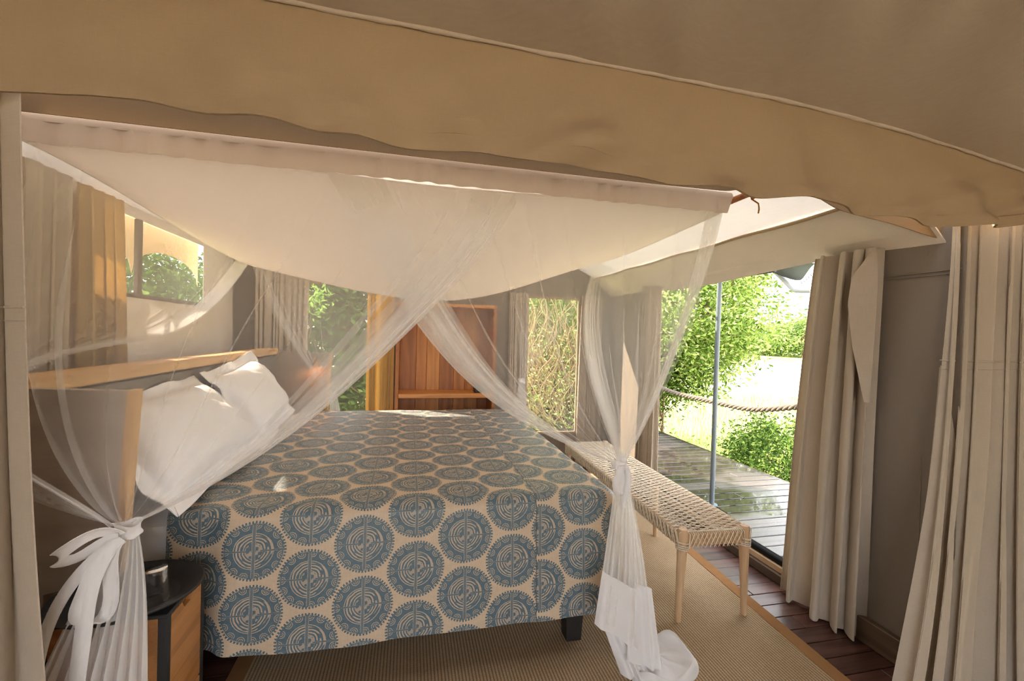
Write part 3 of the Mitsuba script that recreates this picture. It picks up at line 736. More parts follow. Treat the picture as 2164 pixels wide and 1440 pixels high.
# ------------------------------------------------------------------ bed
tag('bed', 'large bed with a pale linen base, black feet and an upholstered oak headboard', 'bed')
add('bed__base', box(-1.09, 0.875, 1.868, 3.94, 0.175, 0.42, 0.02), 'm_linen_grey', label='beige linen base')
add('bed__mattress', box(-1.09, 0.88, 1.862, 3.94, 0.42, 0.686, 0.045), 'm_pillow', smooth=40, label='white mattress')
for fx, fy in ((0.755, 1.90), (-0.98, 1.90), (0.755, 3.9), (-0.98, 3.9)):
    add('bed__foot', trimesh.convex.convex_hull(np.array([(fx + sx * (0.042 if z else 0.034), fy + sy * (0.042 if z else 0.034), 0.175 if z else 0.003) for sx in (-1, 1) for sy in (-1, 1) for z in (0, 1)])), 'm_black')
add('bed__headboard', box(-1.235, -1.135, 1.638, 4.198, 0.02, 1.205, 0.006), 'm_walnut', label='taupe headboard')
add('bed__headboard__rail', box(-1.236, -1.105, 1.62, 4.215, 1.158, 1.207, 0.004), 'm_oak', label='oak top rail')


def rounded_slab(x0, x1, y0, y1, z0, z1, r):
    from shapely.geometry import box as sbox
    g = sbox(y0 + r, z0 + r, y1 - r, z1 - r).buffer(r, 8)
    m = trimesh.creation.extrude_polygon(g, x1 - x0, engine='earcut')
    v = np.array(m.vertices); m.vertices = np.stack([x0 + v[:, 2], v[:, 0], v[:, 1]], 1)
    return m


add('bed__headboard__pad', rounded_slab(-1.14, -1.095, 1.70, 4.10, 0.55, 1.150, 0.035), 'm_pad', smooth=30, label='dark woven pad')


def wing(y0, y1, xf_top, xf_bot, xcut):
    """End panel of the headboard with a slanting front edge, cut back low down."""
    from shapely.geometry import Polygon
    pts = [(-1.24, 0.02), (xcut, 0.02), (xcut, 0.56), (xf_bot, 0.60), (xf_top, 1.172), (-1.24, 1.185)]
    m = trimesh.creation.extrude_polygon(Polygon(pts), y1 - y0, engine='earcut')
    v = np.array(m.vertices); m.vertices = np.stack([v[:, 0], y0 + v[:, 2], v[:, 1]], 1); m.invert()
    edge = trimesh.convex.convex_hull(np.array([(x + dx, y, z) for x, z in ((xf_bot, 0.60), (xf_top, 1.176)) for dx in (0, 0.022) for y in (y0 - 0.002, y1 + 0.002)]))
    return m, edge


for k, args in enumerate(((1.600, 1.636, -0.842, -0.875, -1.05), (4.200, 4.236, -0.69, -0.715, -0.9))):
    m, e = wing(*args)
    w = add('bed__headboard__wing', m, 'm_walnut', label='taupe side wing with an oak front edge')
    add('bed__headboard__edge', e, 'm_oak_z', label='oak front edge')

# coverlet
TX0, TX1, TY0, TY1, TZ, RR = -0.84, 0.925, 1.80, 4.0, 0.702, 0.055
us = np.r_[np.linspace(TX0, TX1 - 0.06, 170), np.linspace(TX1 - 0.06, TX1 + 0.50, 80)[1:]]
vs = np.r_[np.linspace(TY0 - 0.505, TY0 + 0.07, 90), np.linspace(TY0 + 0.07, TY1 - 0.06, 150)[1:], np.linspace(TY1 - 0.06, TY1 + 0.5, 60)[1:]]
U, V = np.meshgrid(us, vs, indexing='ij')
qx, qy = np.clip(U, -9, TX1 - RR), np.clip(V, TY0 + RR, TY1 - RR)
dx, dy = U - qx, V - qy
Ld = np.hypot(dx, dy); ux, uy = dx / np.maximum(Ld, 1e-9), dy / np.maximum(Ld, 1e-9)
arc = RR * PI / 2
ang = np.minimum(Ld / RR, PI / 2)
drop = np.maximum(Ld - arc, 0)
per = U * np.abs(uy) * 1.0 + V * np.abs(ux) * 1.0
wave = (meshkit.fbm(np.stack([per * 3.4, drop * 0.8, U * 0 + 1], -1), 2) - 0.5) * 0.10 * np.minimum(drop / 0.45, 1.2)
hang = 0.965
out = RR * np.sin(ang) + drop * 0.10 + wave * 0.55
Zc_ = TZ - RR * (1 - np.cos(ang)) - drop * hang
tuck = 1 / (1 + np.exp((U + 0.665) / 0.016))           # by the nightstand the cloth stays against the mattress
out_near = np.where(uy < -0.5, out * (1 - 0.72 * tuck) , out)
flat = 0.012 * (meshkit.fbm(np.stack([U * 5, V * 5, U * 0 + 2], -1), 3) - 0.5) + 0.016 * (meshkit.noise(np.stack([U * 11 + V * 3, V * 7 - U * 2, U * 0], -1)) - 0.5) * np.exp(-((U + 0.55) / 0.25) ** 2)
Xc, Yc = qx + ux * out_near, qy + uy * out_near
Zc_ = np.maximum(Zc_ + flat * np.exp(-(drop / 0.05)), 0.07 + 0.02 * np.sin(U * 9 + V * 7))
Pcov = np.stack([Xc, Yc, Zc_], -1)
v_, f_ = grid(Pcov)
uvc = np.stack([U.ravel() + 0.148, V.ravel() - 1.676], 1)
add('coverlet', (v_, f_), 'm_coverlet', smooth=True, uv=uvc, label='beige coverlet printed with blue tree ring medallions on the bed', cat='coverlet')

# pillows
def pillow(c, half_a, half_b, H, A, B, seed):
    A, B = np.array(A, float), np.array(B, float)
    A /= np.linalg.norm(A); B -= A * (A @ B); B /= np.linalg.norm(B); N = np.cross(A, B)
    n = 72
    g = np.linspace(-1, 1, n)
    u, v = np.meshgrid(g, g, indexing='ij')
    prof = np.clip((1 - np.abs(u) ** 3.2) * (1 - np.abs(v) ** 3.0), 0, None) ** 0.55
    pinch = 1 - 0.07 * (np.abs(v) ** 2) * (1 - np.abs(u)) - 0.0
    a = u * half_a * (1 - 0.06 * (1 - v * v) * np.abs(u)); b = v * half_b * (1 - 0.07 * (1 - u * u))
    wr = 0.020 * (meshkit.fbm(np.stack([u * 2.6 + v * 1.4 + seed, v * 1.6 - u, u * 0], -1), 3) - 0.5) + 0.012 * (meshkit.noise(np.stack([(u + v) * 6 + seed, (v - u) * 2, u * 0], -1)) - 0.5)
    sides = []
    c = np.array(c, float)
    for sg in (1, -1):
        h = sg * (H * prof) + wr * prof * sg
        sides.append(c + a[..., None] * A + b[..., None] * B + h[..., None] * N)
    f1, f2 = grid(sides[0]), grid(sides[1])
    body = cat(f1, (f2[0], f2[1][:, ::-1]))
    # flange
    def edge_pt(w):
        w = w % 4
        if w < 1: return (-1 + 2 * w, -1)
        if w < 2: return (1, -1 + 2 * (w - 1))
        if w < 3: return (1 - 2 * (w - 2), 1)
        return (-1, 1 - 2 * (w - 3))
    F = []
    for w in np.linspace(0, 4, 161):
        eu, ev = edge_pt(w)
        pa, pb = eu * half_a * (1 - 0.06 * (1 - ev * ev) * abs(eu)), ev * half_b * (1 - 0.07 * (1 - eu * eu))
        row = []
        for q in np.linspace(0, 1, 6):
            wv = 0.020 * q * math.sin(w * 11 + seed) + 0.022 * q * (float(meshkit.noise(np.array([w * 5.0, seed, 0.3]))) - 0.5)
            corner = (abs(eu) * abs(ev)) ** 6
            ext = 0.055 * q
            ea = eu * ext if abs(eu) > 0.999 else 0
            eb = ev * ext if abs(ev) > 0.999 else 0
            row.append(c + A * (pa + ea) + B * (pb + eb) + N * wv)
        F.append(row)
    return body, sheet(np.array(F), 0.004)


for (c, ha, hb_, H, A, B, sd, lab) in (((-0.925, 2.19, 0.925), 0.40, 0.200, 0.100, (0.03, 1, 0.045), (-0.30, 0, 0.34), 1.0, 'white flanged pillow leaning on the headboard nearest the black tray'),
                                       ((-0.925, 3.05, 0.962), 0.375, 0.205, 0.105, (-0.06, 1, 0.075), (-0.26, 0, 0.36), 5.0, 'white flanged pillow leaning on the headboard beyond the first one')):
    body, fl = pillow(c, ha, hb_, H, A, B, sd)
    key = add('pillow', body, 'm_pillow', smooth=True, label=lab, cat='pillow', group='white pillows on the bed')
    add(key + '__flange', fl, 'm_pillow', smooth=60)

# ------------------------------------------------------------------ nightstand, tray, glass
tag('nightstand', 'small oak nightstand with a black metal frame below the round tray', 'nightstand')
add('nightstand__body', box(-0.99, -0.692, 1.50, 1.715, 0.125, 0.515, 0.003), 'm_teak_y', label='oak case')
from shapely.geometry import Polygon as SPoly
dp = SPoly([(1.512, 0.19), (1.708, 0.19), (1.708, 0.512), (1.650, 0.512), (1.636, 0.488), (1.592, 0.488), (1.578, 0.512), (1.512, 0.512)])
m = trimesh.creation.extrude_polygon(dp, 0.016, engine='earcut'); v = np.array(m.vertices); m.vertices = np.stack([-0.690 + v[:, 2], v[:, 0], v[:, 1]], 1)
add('nightstand__drawer', m, 'm_teak_y', label='oak drawer front with a cut finger pull')
add('nightstand__rail', box(-0.69, -0.673, 1.512, 1.708, 0.140, 0.184, 0.002), 'm_teak_y')
for fy in (1.497, 1.722):
    for fx in (-0.685, -0.985):
        add('nightstand__leg', box(fx - 0.012, fx + 0.012, fy - 0.012, fy + 0.012, 0.001, 0.52, 0.002), 'm_black_metal')
for q in (box(-0.695, -0.673, 1.51, 1.71, 0.105, 0.13, 0.002), box(-0.995, -0.975, 1.51, 1.71, 0.105, 0.13, 0.002)):
    add('nightstand__crossbar', q, 'm_black_metal')
add('nightstand__top', box(-1.0, -0.672, 1.485, 1.735, 0.518, 0.530, 0.002), 'm_black_metal', label='black top')
prof = [(0.0, 0.0), (0.118, 0.0), (0.126, 0.003), (0.150, 0.022), (0.182, 0.032), (0.185, 0.037), (0.180, 0.040), (0.150, 0.030), (0.128, 0.012), (0.120, 0.009), (0.105, 0.0075), (0.103, 0.006), (0.0, 0.006)]
add('tray', lathe(prof, 72, 1.04, 0.98, (-0.815, 1.575, 0.531)), 'm_black', smooth=35, label='round black tray on the bedside stand', cat='tray')
gp = [(0.0, 0.100), (0.026, 0.100), (0.030, 0.097), (0.0345, 0.04), (0.037, 0.002), (0.0355, 0.0), (0.0335, 0.002), (0.031, 0.04), (0.0275, 0.086), (0.024, 0.090), (0.0, 0.091)]
v, f = lathe(gp, 40, 1, 1, (-0.738, 1.555, 0.5385))
add('drinking_glass', (v, f[:, ::-1]), 'm_glass', smooth=40, label='clear tumbler standing upside down on the black tray', cat='glass')

# ------------------------------------------------------------------ bench
BT = np.array([[math.cos(0.035), math.sin(0.035)], [-math.sin(0.035), math.cos(0.035)]])


def bench_xf(v):
    v = np.array(v, float).reshape(-1, 3)
    out = v.copy()
    out[:, :2] = v[:, :2] @ BT.T + np.array([1.295, 1.882])
    return out


def btube(pts, r, sides=6, **kw):
    v, f = tube(pts, r, sides, **kw); return bench_xf(v), f


def bbox(*a):
    m = box(*a); m.vertices = bench_xf(m.vertices); return m


W, L, HT = 0.385, 1.80, 0.452
tag('bench', 'long wooden bench with a woven cream strap seat at the foot of the bed', 'bench')
legs = [(0.022, 0.022), (W - 0.022, 0.022), (0.022, 0.90), (W - 0.022, 0.90), (0.022, L - 0.022), (W - 0.022, L - 0.022)]
for lx, ly in legs:
    sx = -0.012 if lx < W / 2 else 0.012
    top = HT + 0.008 if ly < 0.1 or ly > 1.7 else HT - 0.03
    pts = [(lx + sx, ly, 0.008), (lx + sx * 0.6, ly, 0.15), (lx, ly, 0.36), (lx, ly, top - 0.012), (lx, ly, top)]
    add('bench__leg', btube(pts, [0.0145, 0.018, 0.0245, 0.026, 0.020], 16, up=(0, 1, 0)), 'm_bench_wood', smooth=40)
for args in ((0.0, 0.03, 0.03, L - 0.03, 0.375, HT - 0.008), (W - 0.03, W, 0.03, L - 0.03, 0.375, HT - 0.008)):
    add('bench__rail', bbox(*args, 0.004), 'm_bench_wood')
for yy in (0.004, L - 0.034):
    add('bench__rail', bbox(0.03, W - 0.03, yy, yy + 0.03, 0.378, HT - 0.008, 0.004), 'm_bench_wood')
straps = []
rs = np.random.default_rng(5)
zt_ = HT - 0.002


def strap(pts):
    straps.append(btube(pts, 0.0028, 4, caps=False, flat=0.55))


for sgn in (1, -1):
    u = -0.12
    k = 0
    while u < L + 0.12:
        run = 0.17
        a, b = (u, u + run) if sgn > 0 else (u + run, u)
        dz = 0.0015 * sgn
        pts = [(-0.004, a - sgn * 0.03 + rs.uniform(-0.01, 0.01), 0.378), (-0.005, a, zt_ - 0.006), (0.004, a, zt_ + dz)]
        for q in np.linspace(0.1, 0.9, 6):
            pts.append((W * q, a + (b - a) * q, zt_ + dz + 0.0012 * math.sin(k * 2 + q * 30)))
        pts += [(W - 0.004, b, zt_ + dz), (W + 0.005, b, zt_ - 0.006), (W + 0.004, b + sgn * 0.03 + rs.uniform(-0.01, 0.01), 0.378)]
        pts = [(x, min(max(y, 0.008), L - 0.008), z) for x, y, z in pts]
        strap(pts)
        u += 0.0105 if k % 2 == 0 else 0.0275
        k += 1
for k, x in enumerate(np.linspace(0.05, W - 0.05, 9)):
    strap([(x, 0.004, zt_ + 0.003), (x + 0.02, L * 0.5, zt_ - 0.003), (x, L - 0.004, zt_ + 0.003)])
for k in range(26):                     # zigzag over the end rails
    for yy, out in ((-0.001, -1), (L + 0.001, 1)):
        x = 0.045 + (W - 0.09) * k / 25
        x2 = x + (0.035 if k % 2 else -0.035)
        strap([(x, yy - out * 0.02, zt_ + 0.002), (x, yy + out * 0.004, zt_ - 0.008), (min(max(x2, 0.04), W - 0.04), yy + out * 0.006, 0.376)])
add('bench__woven_straps', cat(*straps), 'm_strap', smooth=True, kind='stuff', label='criss-cross weave of cream leather straps')
for lx, ly in legs[:2] + legs[4:]:
    wr = [btube([(lx + 0.0285 * math.cos(q), ly + 0.0285 * math.sin(q), z + 0.003 * math.sin(q * 2)) for q in np.linspace(0, 2 * PI, 20)], 0.0035, 4, caps=False) for z in (0.366, 0.374, 0.383, 0.398)]
    add('bench__binding', cat(*wr), 'm_strap', smooth=True, label='strap binding round the leg')

# ------------------------------------------------------------------ rug
def rug_quad(x0a, x1a, x0b, x1b, ya, yb, z0, z1, n=2):
    return trimesh.convex.convex_hull(np.array([(x0a, ya, z) for z in (z0, z1)] + [(x1a, ya, z) for z in (z0, z1)] + [(x0b, yb, z) for z in (z0, z1)] + [(x1b, yb, z) for z in (z0, z1)]))


sl = (1.846 - 1.786) / (2.56 - 1.44)
xr = lambda y, o=0: 1.786 + sl * (y - 1.44) - o
xl = lambda y, o=0: -0.66 + o + 0.0 * y
add('rug', rug_quad(xl(0.6, 0.06), xr(0.6, 0.062), xl(4.2, 0.06), xr(4.2, 0.062), 0.6, 4.2, 0.0012, 0.0085), 'm_rug', label='tan ribbed sisal rug under the bed and bench', cat='rug')
tapes = [rug_quad(xr(0.55, 0.064), xr(0.55), xr(4.25, 0.064), xr(4.25), 0.55, 4.25, 0.0012, 0.0105), rug_quad(xl(0.55), xl(0.55, 0.064), xl(4.25), xl(4.25, 0.064), 0.55, 4.25, 0.0012, 0.0105),
         rug_quad(xl(0.55), xr(0.55), xl(0.6), xr(0.6), 0.55, 0.61, 0.0012, 0.0105), rug_quad(xl(4.2), xr(4.2), xl(4.25), xr(4.25), 4.19, 4.25, 0.0012, 0.0105)]
for m in tapes: add('rug__border_tape', m, 'm_rug_tape', label='brown cotton binding')

# ------------------------------------------------------------------ wardrobe
tag('wardrobe', 'open teak wardrobe unit with a shelf behind the bed', 'wardrobe')
WX0, WX1, WYF = -0.115, 0.80, 4.12
k, x = 0, WX0 + 0.03
while x < WX1 - 0.04:
    w = [0.155, 0.10, 0.125, 0.14, 0.11, 0.13][k % 6]
    x1 = min(x + w, WX1 - 0.03)
    add('wardrobe__plank', box(x + 0.0008, x1 - 0.0008, YB - 0.045, YB - 0.02, 0.06, 1.62, 0.002), f'm_teak_{(k * 2 + 1) % 3}')
    x, k = x1, k + 1
for xx in (WX0, WX1 - 0.03):
    add('wardrobe__side', box(xx, xx + 0.03, WYF, YB - 0.02, 0.01, 1.65, 0.003), 'm_teak_1')
add('wardrobe__top', box(WX0, WX1, WYF, YB - 0.02, 1.62, 1.65, 0.003), 'm_teak_x')
add('wardrobe__shelf', box(WX0 + 0.03, WX1 - 0.03, WYF - 0.02, YB - 0.046, 0.782, 0.822, 0.003), 'm_teak_x', label='thick teak shelf')
add('wardrobe__bench', box(WX0 + 0.03, 1.0, WYF, YB - 0.05, 0.40, 0.44, 0.003), 'm_teak_x')
add('speaker_box', cat(box(0.612, 0.70, 4.17, 4.25, 0.8225, 0.885, 0.006), box(0.62, 0.692, 4.166, 4.172, 0.832, 0.877, 0.001)), 'm_black', label='small black box standing on the teak shelf', cat='box')

# ------------------------------------------------------------------ outside: deck, pole, rope, awning
tag('deck', 'wet grey brown timber deck outside the canvas opening', 'deck', kind='structure')
add('deck__edge_board', box(3.672, 3.70, 0.6, 9.0, -0.20, -0.002, 0.004), 'm_deck_0', label='edge board')
add('deck__joists', cat(*[box(x, x + 0.06, 0.6, 9.0, -0.16, -0.030) for x in (2.32, 2.9, 3.58)]), 'm_black')
k, y = 0, 0.62
while y < 8.9:
    cuts = [2.165] + ([rng.uniform(2.5, 3.4)] if k % 2 == 0 else []) + [3.672]
    for a, b in zip(cuts[:-1], cuts[1:]):
        add('deck__board', box(a + 0.003, b - 0.003, y + 0.004, y + 0.128, -0.028, -0.004 + rng.uniform(-0.001, 0.001), 0.004), f'm_deck_{rng.integers(3)}')
    y += 0.136; k += 1
add('deck_pole', cat(tube([(2.51, 3.24, 0.0), (2.51, 3.24, 1.0), (2.51, 3.235, 1.90)], 0.0195, 16), tube([(2.51, 3.24, -0.003), (2.51, 3.24, 0.006)], 0.045, 16)), 'm_pole', smooth=40,
    label='slim grey metal pole standing on the deck', cat='pole')
# three-strand rope slung between posts at the deck's edge
ry = np.linspace(2.62, 6.25, 420)
base = PchipInterpolator([2.62, 3.23, 4.14, 5.2, 5.63, 6.25], [1.02, 0.832, 0.662, 0.655, 0.684, 0.78])(ry)
tag('rope_rail', 'thick twisted grey rope slung along the edge of the deck', 'rope')
for k in range(3):
    a = ry * 2 * PI / 0.20 + k * 2 * PI / 3
    add('rope_rail__strand', tube(np.stack([3.50 + 0.0155 * np.cos(a), ry, base + 0.0155 * np.sin(a)], -1), 0.0165, 8), 'm_rope', smooth=True)
for k, (yy, zt_) in enumerate(((2.60, 1.08), (6.27, 0.86))):
    add('rope_post', cat(tube([(3.50, yy, -0.004), (3.50, yy, zt_)], 0.04, 14)), 'm_bark', smooth=40,
        label=('wooden post holding the raised end of the rope beside the deck opening curtain' if k == 0 else 'wooden post holding the far end of the deck rope'), cat='post')
tag('awning', 'grey tarpaulin awning corner with a bent pale pipe above the deck', 'awning')
A_ = np.array([(2.20, 2.75, 1.99), (2.55, 2.70, 1.985), (2.90, 2.70, 1.975)]); B_ = np.array([(2.20, 3.30, 1.99), (2.55, 3.3, 1.985), (2.90, 3.06, 1.972)])
s = np.linspace(0, 1, 22)
P = np.zeros((22, 22, 3))
for i, q in enumerate(s):
    a, b = curve(A_, s)[i], curve(B_, s)[i]
    for j, r in enumerate(s):
        P[i, j] = a * (1 - r) + b * r
        tip = np.exp(-((1 - q) / 0.30) ** 2) * math.exp(-((r - 0.36) / 0.22) ** 2)
        P[i, j, 2] -= 0.115 * tip + 0.015 * math.sin(r * PI) * math.sin(q * PI)
add('awning__tarp', sheet(P, 0.003), 'm_tarp', smooth=60)
add('awning__pipe', tube(np.vstack([curve([(2.95, 3.25, 2.06), (2.90, 3.06, 1.95), (2.90, 2.885, 1.795)], 12), [(2.90, 2.86, 1.785), (2.90, 2.72, 1.772)]]), 0.020, 12), 'm_pale_pipe', smooth=50, label='bent pale pipe')
add('awning__bar', tube([(2.22, 2.35, 1.830), (2.22, 3.10, 1.836), (2.22, 4.4, 1.83)], 0.012, 10), 'm_black_metal', smooth=40, label='dark bar along the opening')
for k in range(5):
    add('awning__hook', tube([(2.9 + 0.0, 2.74 + 0.02 * k, 1.90 - 0.012 * k), (2.905, 2.735 + 0.02 * k, 1.88 - 0.012 * k), (2.9, 2.728 + 0.02 * k, 1.885 - 0.012 * k)], 0.002, 5), 'm_black_metal')

# ------------------------------------------------------------------ outside: ground and plants
gx = np.r_[np.linspace(-120, -14, 24), np.linspace(-13, 26, 90), np.linspace(28, 420, 50)]
gy = np.r_[np.linspace(-60, -8, 16), np.linspace(-7, 26, 80), np.linspace(28, 420, 50)]
X, Y = np.meshgrid(gx, gy, indexing='ij')
Z = -1.35 + 0.35 * (meshkit.fbm(np.stack([X * 0.25, Y * 0.25, X * 0], -1), 3) - 0.5)
add('savanna_ground', grid(np.stack([X, Y, Z], -1)), 'm_ground', smooth=True, kind='structure', label='grassy bank and pale sandy river plain beyond the deck')


def gz(x, y):
    return -1.35 + 0.35 * (meshkit.fbm(np.stack([np.asarray(x) * 0.25, np.asarray(y) * 0.25, np.asarray(x) * 0.0], -1), 3) - 0.5)


def leaves(pts, size, cols, g, droop=0.3, wide=0.42):
    """One folded four-triangle-edged leaf at each point; cols a list of sRGB tones to pick from."""
    n = len(pts)
    d = g.normal(size=(n, 3)); d[:, 2] = d[:, 2] * 0.6 - droop
    d /= np.linalg.norm(d, axis=1, keepdims=True)
    w = np.cross(d, g.normal(size=(n, 3))); w /= np.linalg.norm(w, axis=1, keepdims=True)
    nn = np.cross(d, w)
    L = size * g.uniform(0.6, 1.25, (n, 1))
    base, tip = pts - d * L * 0.5, pts + d * L * 0.5 - nn * L * 0.1
    a, b = pts + w * L * wide * 0.5 + nn * L * 0.08, pts - w * L * wide * 0.5 + nn * L * 0.08
    v = np.stack([base, a, tip, b], 1).reshape(-1, 3)
    i = np.arange(n) * 4
    f = np.vstack([np.stack([i, i + 1, i + 2], 1), np.stack([i, i + 2, i + 3], 1)])
    c = np.array([lin(*q) for q in cols])[g.integers(0, len(cols), n)] * g.uniform(0.75, 1.25, (n, 1))
    return v, f, np.repeat(np.clip(c, 0, 0.95), 4, 0)


def cloud_points(center, radii, n, g, clumps=60, spread=0.22, shell=0.55):
    """Points in clumps that fill an ellipsoid, mostly its outer part."""
    c = g.normal(size=(clumps, 3)); c /= np.linalg.norm(c, axis=1, keepdims=True)
    c *= g.uniform(shell, 1.0, (clumps, 1)) ** 0.8
    p = c[g.integers(0, clumps, n)] + g.normal(size=(n, 3)) * spread
    return np.asarray(center) + p * np.asarray(radii), np.asarray(center) + c * np.asarray(radii)


GREENS = [(146, 172, 84), (170, 194, 104), (122, 150, 70), (190, 206, 128), (96, 124, 56), (206, 214, 146)]
DARKG = [(70, 96, 44), (88, 116, 54), (60, 82, 40), (104, 132, 66)]
PALE = [(178, 198, 116), (154, 184, 96), (200, 212, 142), (134, 164, 80), (212, 216, 156)]


def tree(key, label, center, radii, n, size, cols, seed, trunk=None, clumps=60, group=None, cat_='tree', spread=0.22, shell=0.55, branches=14, r0=0.12):
    g = np.random.default_rng(seed)
    p, c = cloud_points(center, radii, n, g, clumps, spread, shell)
    p[:, 2] = np.maximum(p[:, 2], gz(p[:, 0], p[:, 1]) + 0.04)
    v, f, col = leaves(p, size, cols, g)
    tag(key, label, cat_, group)
    add(key + '__foliage', (v, f), 'm_leaf', color=col, kind='stuff')
    tx, ty = trunk if trunk else center[:2]
    tz = float(gz(tx, ty)) - 0.1
    top = np.array([center[0], center[1], center[2] + radii[2] * 0.2])
    root = np.array([tx, ty, tz])
    mid = (root + top) / 2 + g.normal(size=3) * 0.05 * radii[2]
    add(key + '__trunk', tube(curve([root, mid, top], 10), np.linspace(r0, r0 * 0.4, 10), 9), 'm_bark', smooth=40)
    br = []
    for q in c[:branches]:
        st = root + (top - root) * g.uniform(0.35, 0.95)
        br.append(tube(curve([st, (st + q) / 2 + g.normal(size=3) * 0.08 * radii[2], q], 8), np.linspace(r0 * 0.35, r0 * 0.06, 8), 6))
    add(key + '__branches', cat(*br), 'm_bark', smooth=40)
    return key


tree('tree', 'bright leafy tree with drooping branches standing past the deck rope', (5.72, 8.1, 2.2), (1.55, 1.3, 1.75), 28000, 0.105, GREENS, 101, trunk=(5.0, 9.4), clumps=150, spread=0.13, branches=40, r0=0.11)
tree('tree', 'dense dark tree growing behind the deck opening curtain', (4.4, 9.3, 1.4), (1.9, 1.3, 2.2), 20000, 0.12, DARKG + GREENS[:2], 102, clumps=110, spread=0.15, branches=30, r0=0.16)
tree('bush', 'leafy green bush rising beside the wet deck', (4.72, 4.95, -0.25), (0.62, 0.75, 0.62), 9000, 0.065, DARKG + GREENS[:3], 103, clumps=80, spread=0.16, shell=0.35, cat_='bush', branches=30, r0=0.025)
tree('bush', 'low green bush behind the deck near the curtain hem', (5.3, 3.9, -0.65), (0.9, 0.8, 0.55), 7000, 0.065, DARKG[1::2] + GREENS[:3], 104, clumps=70, spread=0.18, shell=0.35, cat_='bush', branches=24, r0=0.025)
tree('bush', 'pale low bush below the rope beside the metal pole', (4.7, 6.6, -0.85), (0.7, 0.8, 0.42), 5000, 0.07, PALE, 105, clumps=50, spread=0.2, shell=0.35, cat_='bush', branches=20, r0=0.02)
tree('bush', 'leafy creeper mass under the bright tree, behind the rope', (5.3, 8.5, 0.75), (1.2, 0.7, 0.75), 9000, 0.085, DARKG + GREENS[:3], 106, cat_='bush', clumps=70, spread=0.2, shell=0.3, branches=24, r0=0.03)
# the vine thicket beyond the end window
g = np.random.default_rng(9)
tag('vine_thicket', 'tangle of dry hanging vines with fresh leaves outside the end window', 'vines')
p, c = cloud_points((2.35, 6.9, 1.95), (1.1, 0.5, 0.75), 12000, g, 70, 0.2, 0.3)
v, f, col = leaves(p, 0.075, PALE, g); add('vine_thicket__foliage', (v, f), 'm_leaf', color=col, kind='stuff')
tw = []
for k in range(320):
    x0, y0_, z0_ = g.uniform(1.5, 3.3), g.uniform(6.2, 7.3), g.uniform(1.3, 2.2)
    L_ = g.uniform(0.9, 2.4)
    pts = [(x0 + 0.10 * math.sin(k + i * 1.3) * i ** 0.5 + 0.02 * g.normal(), y0_ + 0.06 * math.cos(k * 2 + i) * i ** 0.5, z0_ - L_ * i / 6) for i in range(7)]
    tw.append(tube(curve(pts, 16), np.linspace(0.007, 0.0035, 16), 5))
add('vine_thicket__stems', cat(*tw), 'm_twig', smooth=True, kind='stuff')
p = np.stack([g.uniform(1.5, 3.3, 3200), g.uniform(6.1, 6.9, 3200), g.uniform(-0.4, 1.5, 3200)], 1)
v, f, col = leaves(p, 0.06, PALE, g); add('vine_thicket__leaves', (v, f), 'm_leaf', color=col, kind='stuff')
tree('bush', 'dark bush behind the hanging vines', (2.5, 8.0, 0.2), (1.5, 0.6, 1.7), 9000, 0.11, [(62, 66, 40), (84, 80, 50), (50, 56, 34)], 107, cat_='bush', clumps=80, shell=0.2, branches=20, r0=0.05)
# behind the window by the wardrobe
tree('tree', 'dark green tree outside the window beside the wardrobe', (-1.2, 8.4, 1.3), (1.6, 1.0, 2.0), 24000, 0.12, DARKG, 108, clumps=130, spread=0.16, shell=0.3, branches=30, r0=0.14)
g = np.random.default_rng(12)
p = np.array([-1.08, 5.6, 1.74]) + g.normal(size=(90, 3)) * (0.075, 0.05, 0.11)
v, f, col = leaves(p, 0.11, [(170, 205, 110), (150, 190, 92)], g, droop=0.6, wide=0.25)
tag('leafy_sprig', 'sunlit sprig of light green leaves outside the window by the wardrobe', 'branch')
add('leafy_sprig__foliage', (v, f), 'm_leaf', color=col, kind='stuff')
add('leafy_sprig__twig', cat(*[tube(curve([(-1.5, 6.4, -1.2), (-1.3, 5.9, 0.6), (-1.1 + dx, 5.6, 1.75 + dz)], 14), np.linspace(0.02, 0.004, 14), 6) for dx, dz in ((0, 0), (0.06, 0.1), (-0.05, -0.08))]), 'm_bark', smooth=True)
# behind the high window
for k, (cy, cz) in enumerate(((7.2, 1.0), (9.6, 1.2), (12.0, 1.1))):
    tree('bush', ['tall green bush outside the high window, next to the sunlit curtain', 'tall green bush in the middle of the high window', 'tall green bush at the net side of the high window'][k],
         (-4.9, cy, cz), (1.1, 1.5, 1.75), 9000, 0.13, DARKG + [(128, 156, 84)], 120 + k, cat_='bush', clumps=90, spread=0.18, branches=20, r0=0.08)
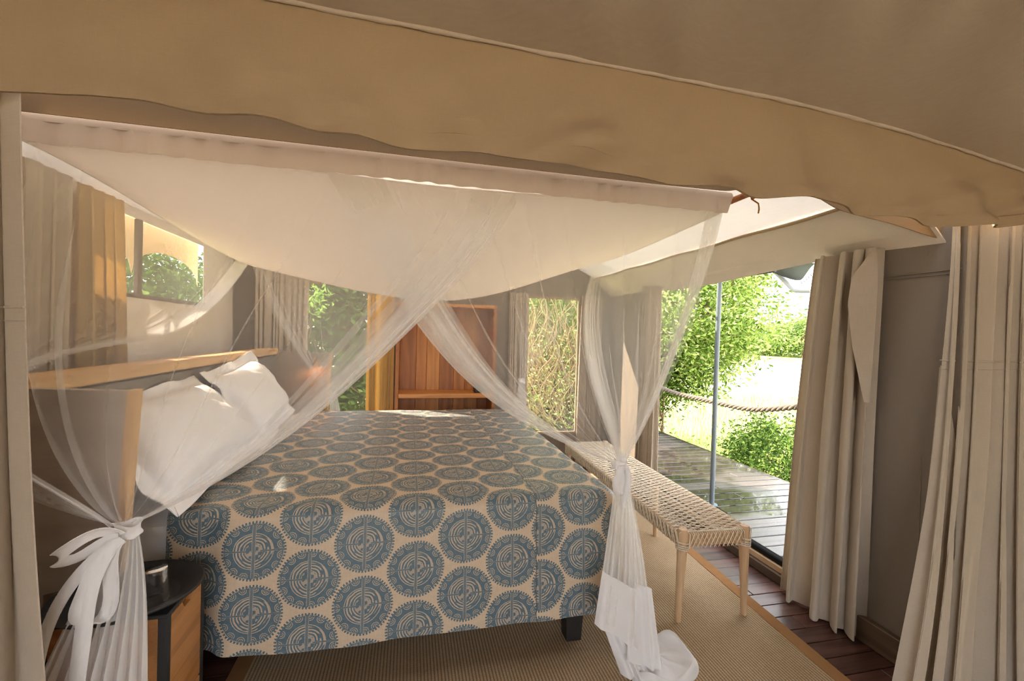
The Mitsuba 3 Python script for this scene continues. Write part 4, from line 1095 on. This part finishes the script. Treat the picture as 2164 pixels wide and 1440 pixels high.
# grass on the bank
g = np.random.default_rng(15)
n = 52000
x = 3.85 + 13 * g.uniform(0, 1, n) ** 1.4; y = 2.0 + 16 * g.uniform(0, 1, n)
h = g.uniform(0.18, 0.55, n) * (0.6 + 0.8 * meshkit.noise(np.stack([x * 0.7, y * 0.7, x * 0], -1)))
z = gz(x, y)
a = g.uniform(0, 2 * PI, n); w = 0.008 + 0.0007 * np.hypot(x, y)
lean = g.normal(size=(n, 2)) * 0.22 * h[:, None]
b0 = np.stack([x - w * np.cos(a), y - w * np.sin(a), z], 1); b1 = np.stack([x + w * np.cos(a), y + w * np.sin(a), z], 1)
tp = np.stack([x + lean[:, 0], y + lean[:, 1], z + h], 1)
v = np.stack([b0, b1, tp], 1).reshape(-1, 3); f = np.arange(3 * n).reshape(-1, 3)
cols = np.array([lin(*q) for q in ((190, 204, 124), (208, 210, 146), (164, 188, 100), (228, 218, 176), (232, 220, 184))])[g.integers(0, 5, n)]
add('bank_grass', (v, f), 'm_leaf', color=np.repeat(cols, 3, 0), kind='stuff', label='tall light green grass on the bank beyond the deck', cat='grass')
# trees across the river
FG = [(120, 146, 78), (142, 166, 96), (104, 130, 72), (160, 178, 112)]
for k, (ax, dist, hh) in enumerate(((0.640, 118, 7.0), (0.676, 104, 6.4), (0.700, 112, 5.2), (0.722, 98, 7.6), (0.745, 104, 9.0), (0.772, 96, 7.2), (0.60, 120, 9.5), (0.82, 110, 8.0))):
    cx_, cy_ = dist * ax, dist * math.sqrt(1 - ax * ax)
    tree('tree', 'distant round-topped tree across the pale river sand', (cx_, cy_, -1.2 + hh * 0.5), (hh * 0.75, hh * 0.75, hh * 0.48), 2600, 0.75, FG, 140 + k, clumps=60, spread=0.2, branches=6, r0=0.3, group='trees across the river')

# ------------------------------------------------------------------ reading lamp on the far wing
tag('reading_lamp', 'small glowing brass reading lamp on the far headboard wing', 'lamp')
pr('m_brass', lin(190, 140, 80), 0.35, 0.5, metallic=0.8)
add('reading_lamp__arm', tube(curve([(-0.80, 4.199, 1.12), (-0.80, 4.16, 1.13), (-0.79, 4.13, 1.10)], 12), 0.006, 8), 'm_brass', smooth=40)
add('reading_lamp__shade', lathe([(0.012, 0.035), (0.020, 0.030), (0.026, 0.0), (0.024, 0.0), (0.018, 0.028), (0.0, 0.030)], 24, 1, 1, (-0.785, 4.13, 1.065)), 'm_brass', smooth=40)
add('reading_lamp__bulb', trimesh.creation.icosphere(2, 0.011).apply_translation((-0.785, 4.13, 1.075)), 'm_beige_strip', smooth=True,
    emitter={'type': 'area', 'sampling_weight': 0.04, 'radiance': rgb((7.0, 3.2, 0.9))})
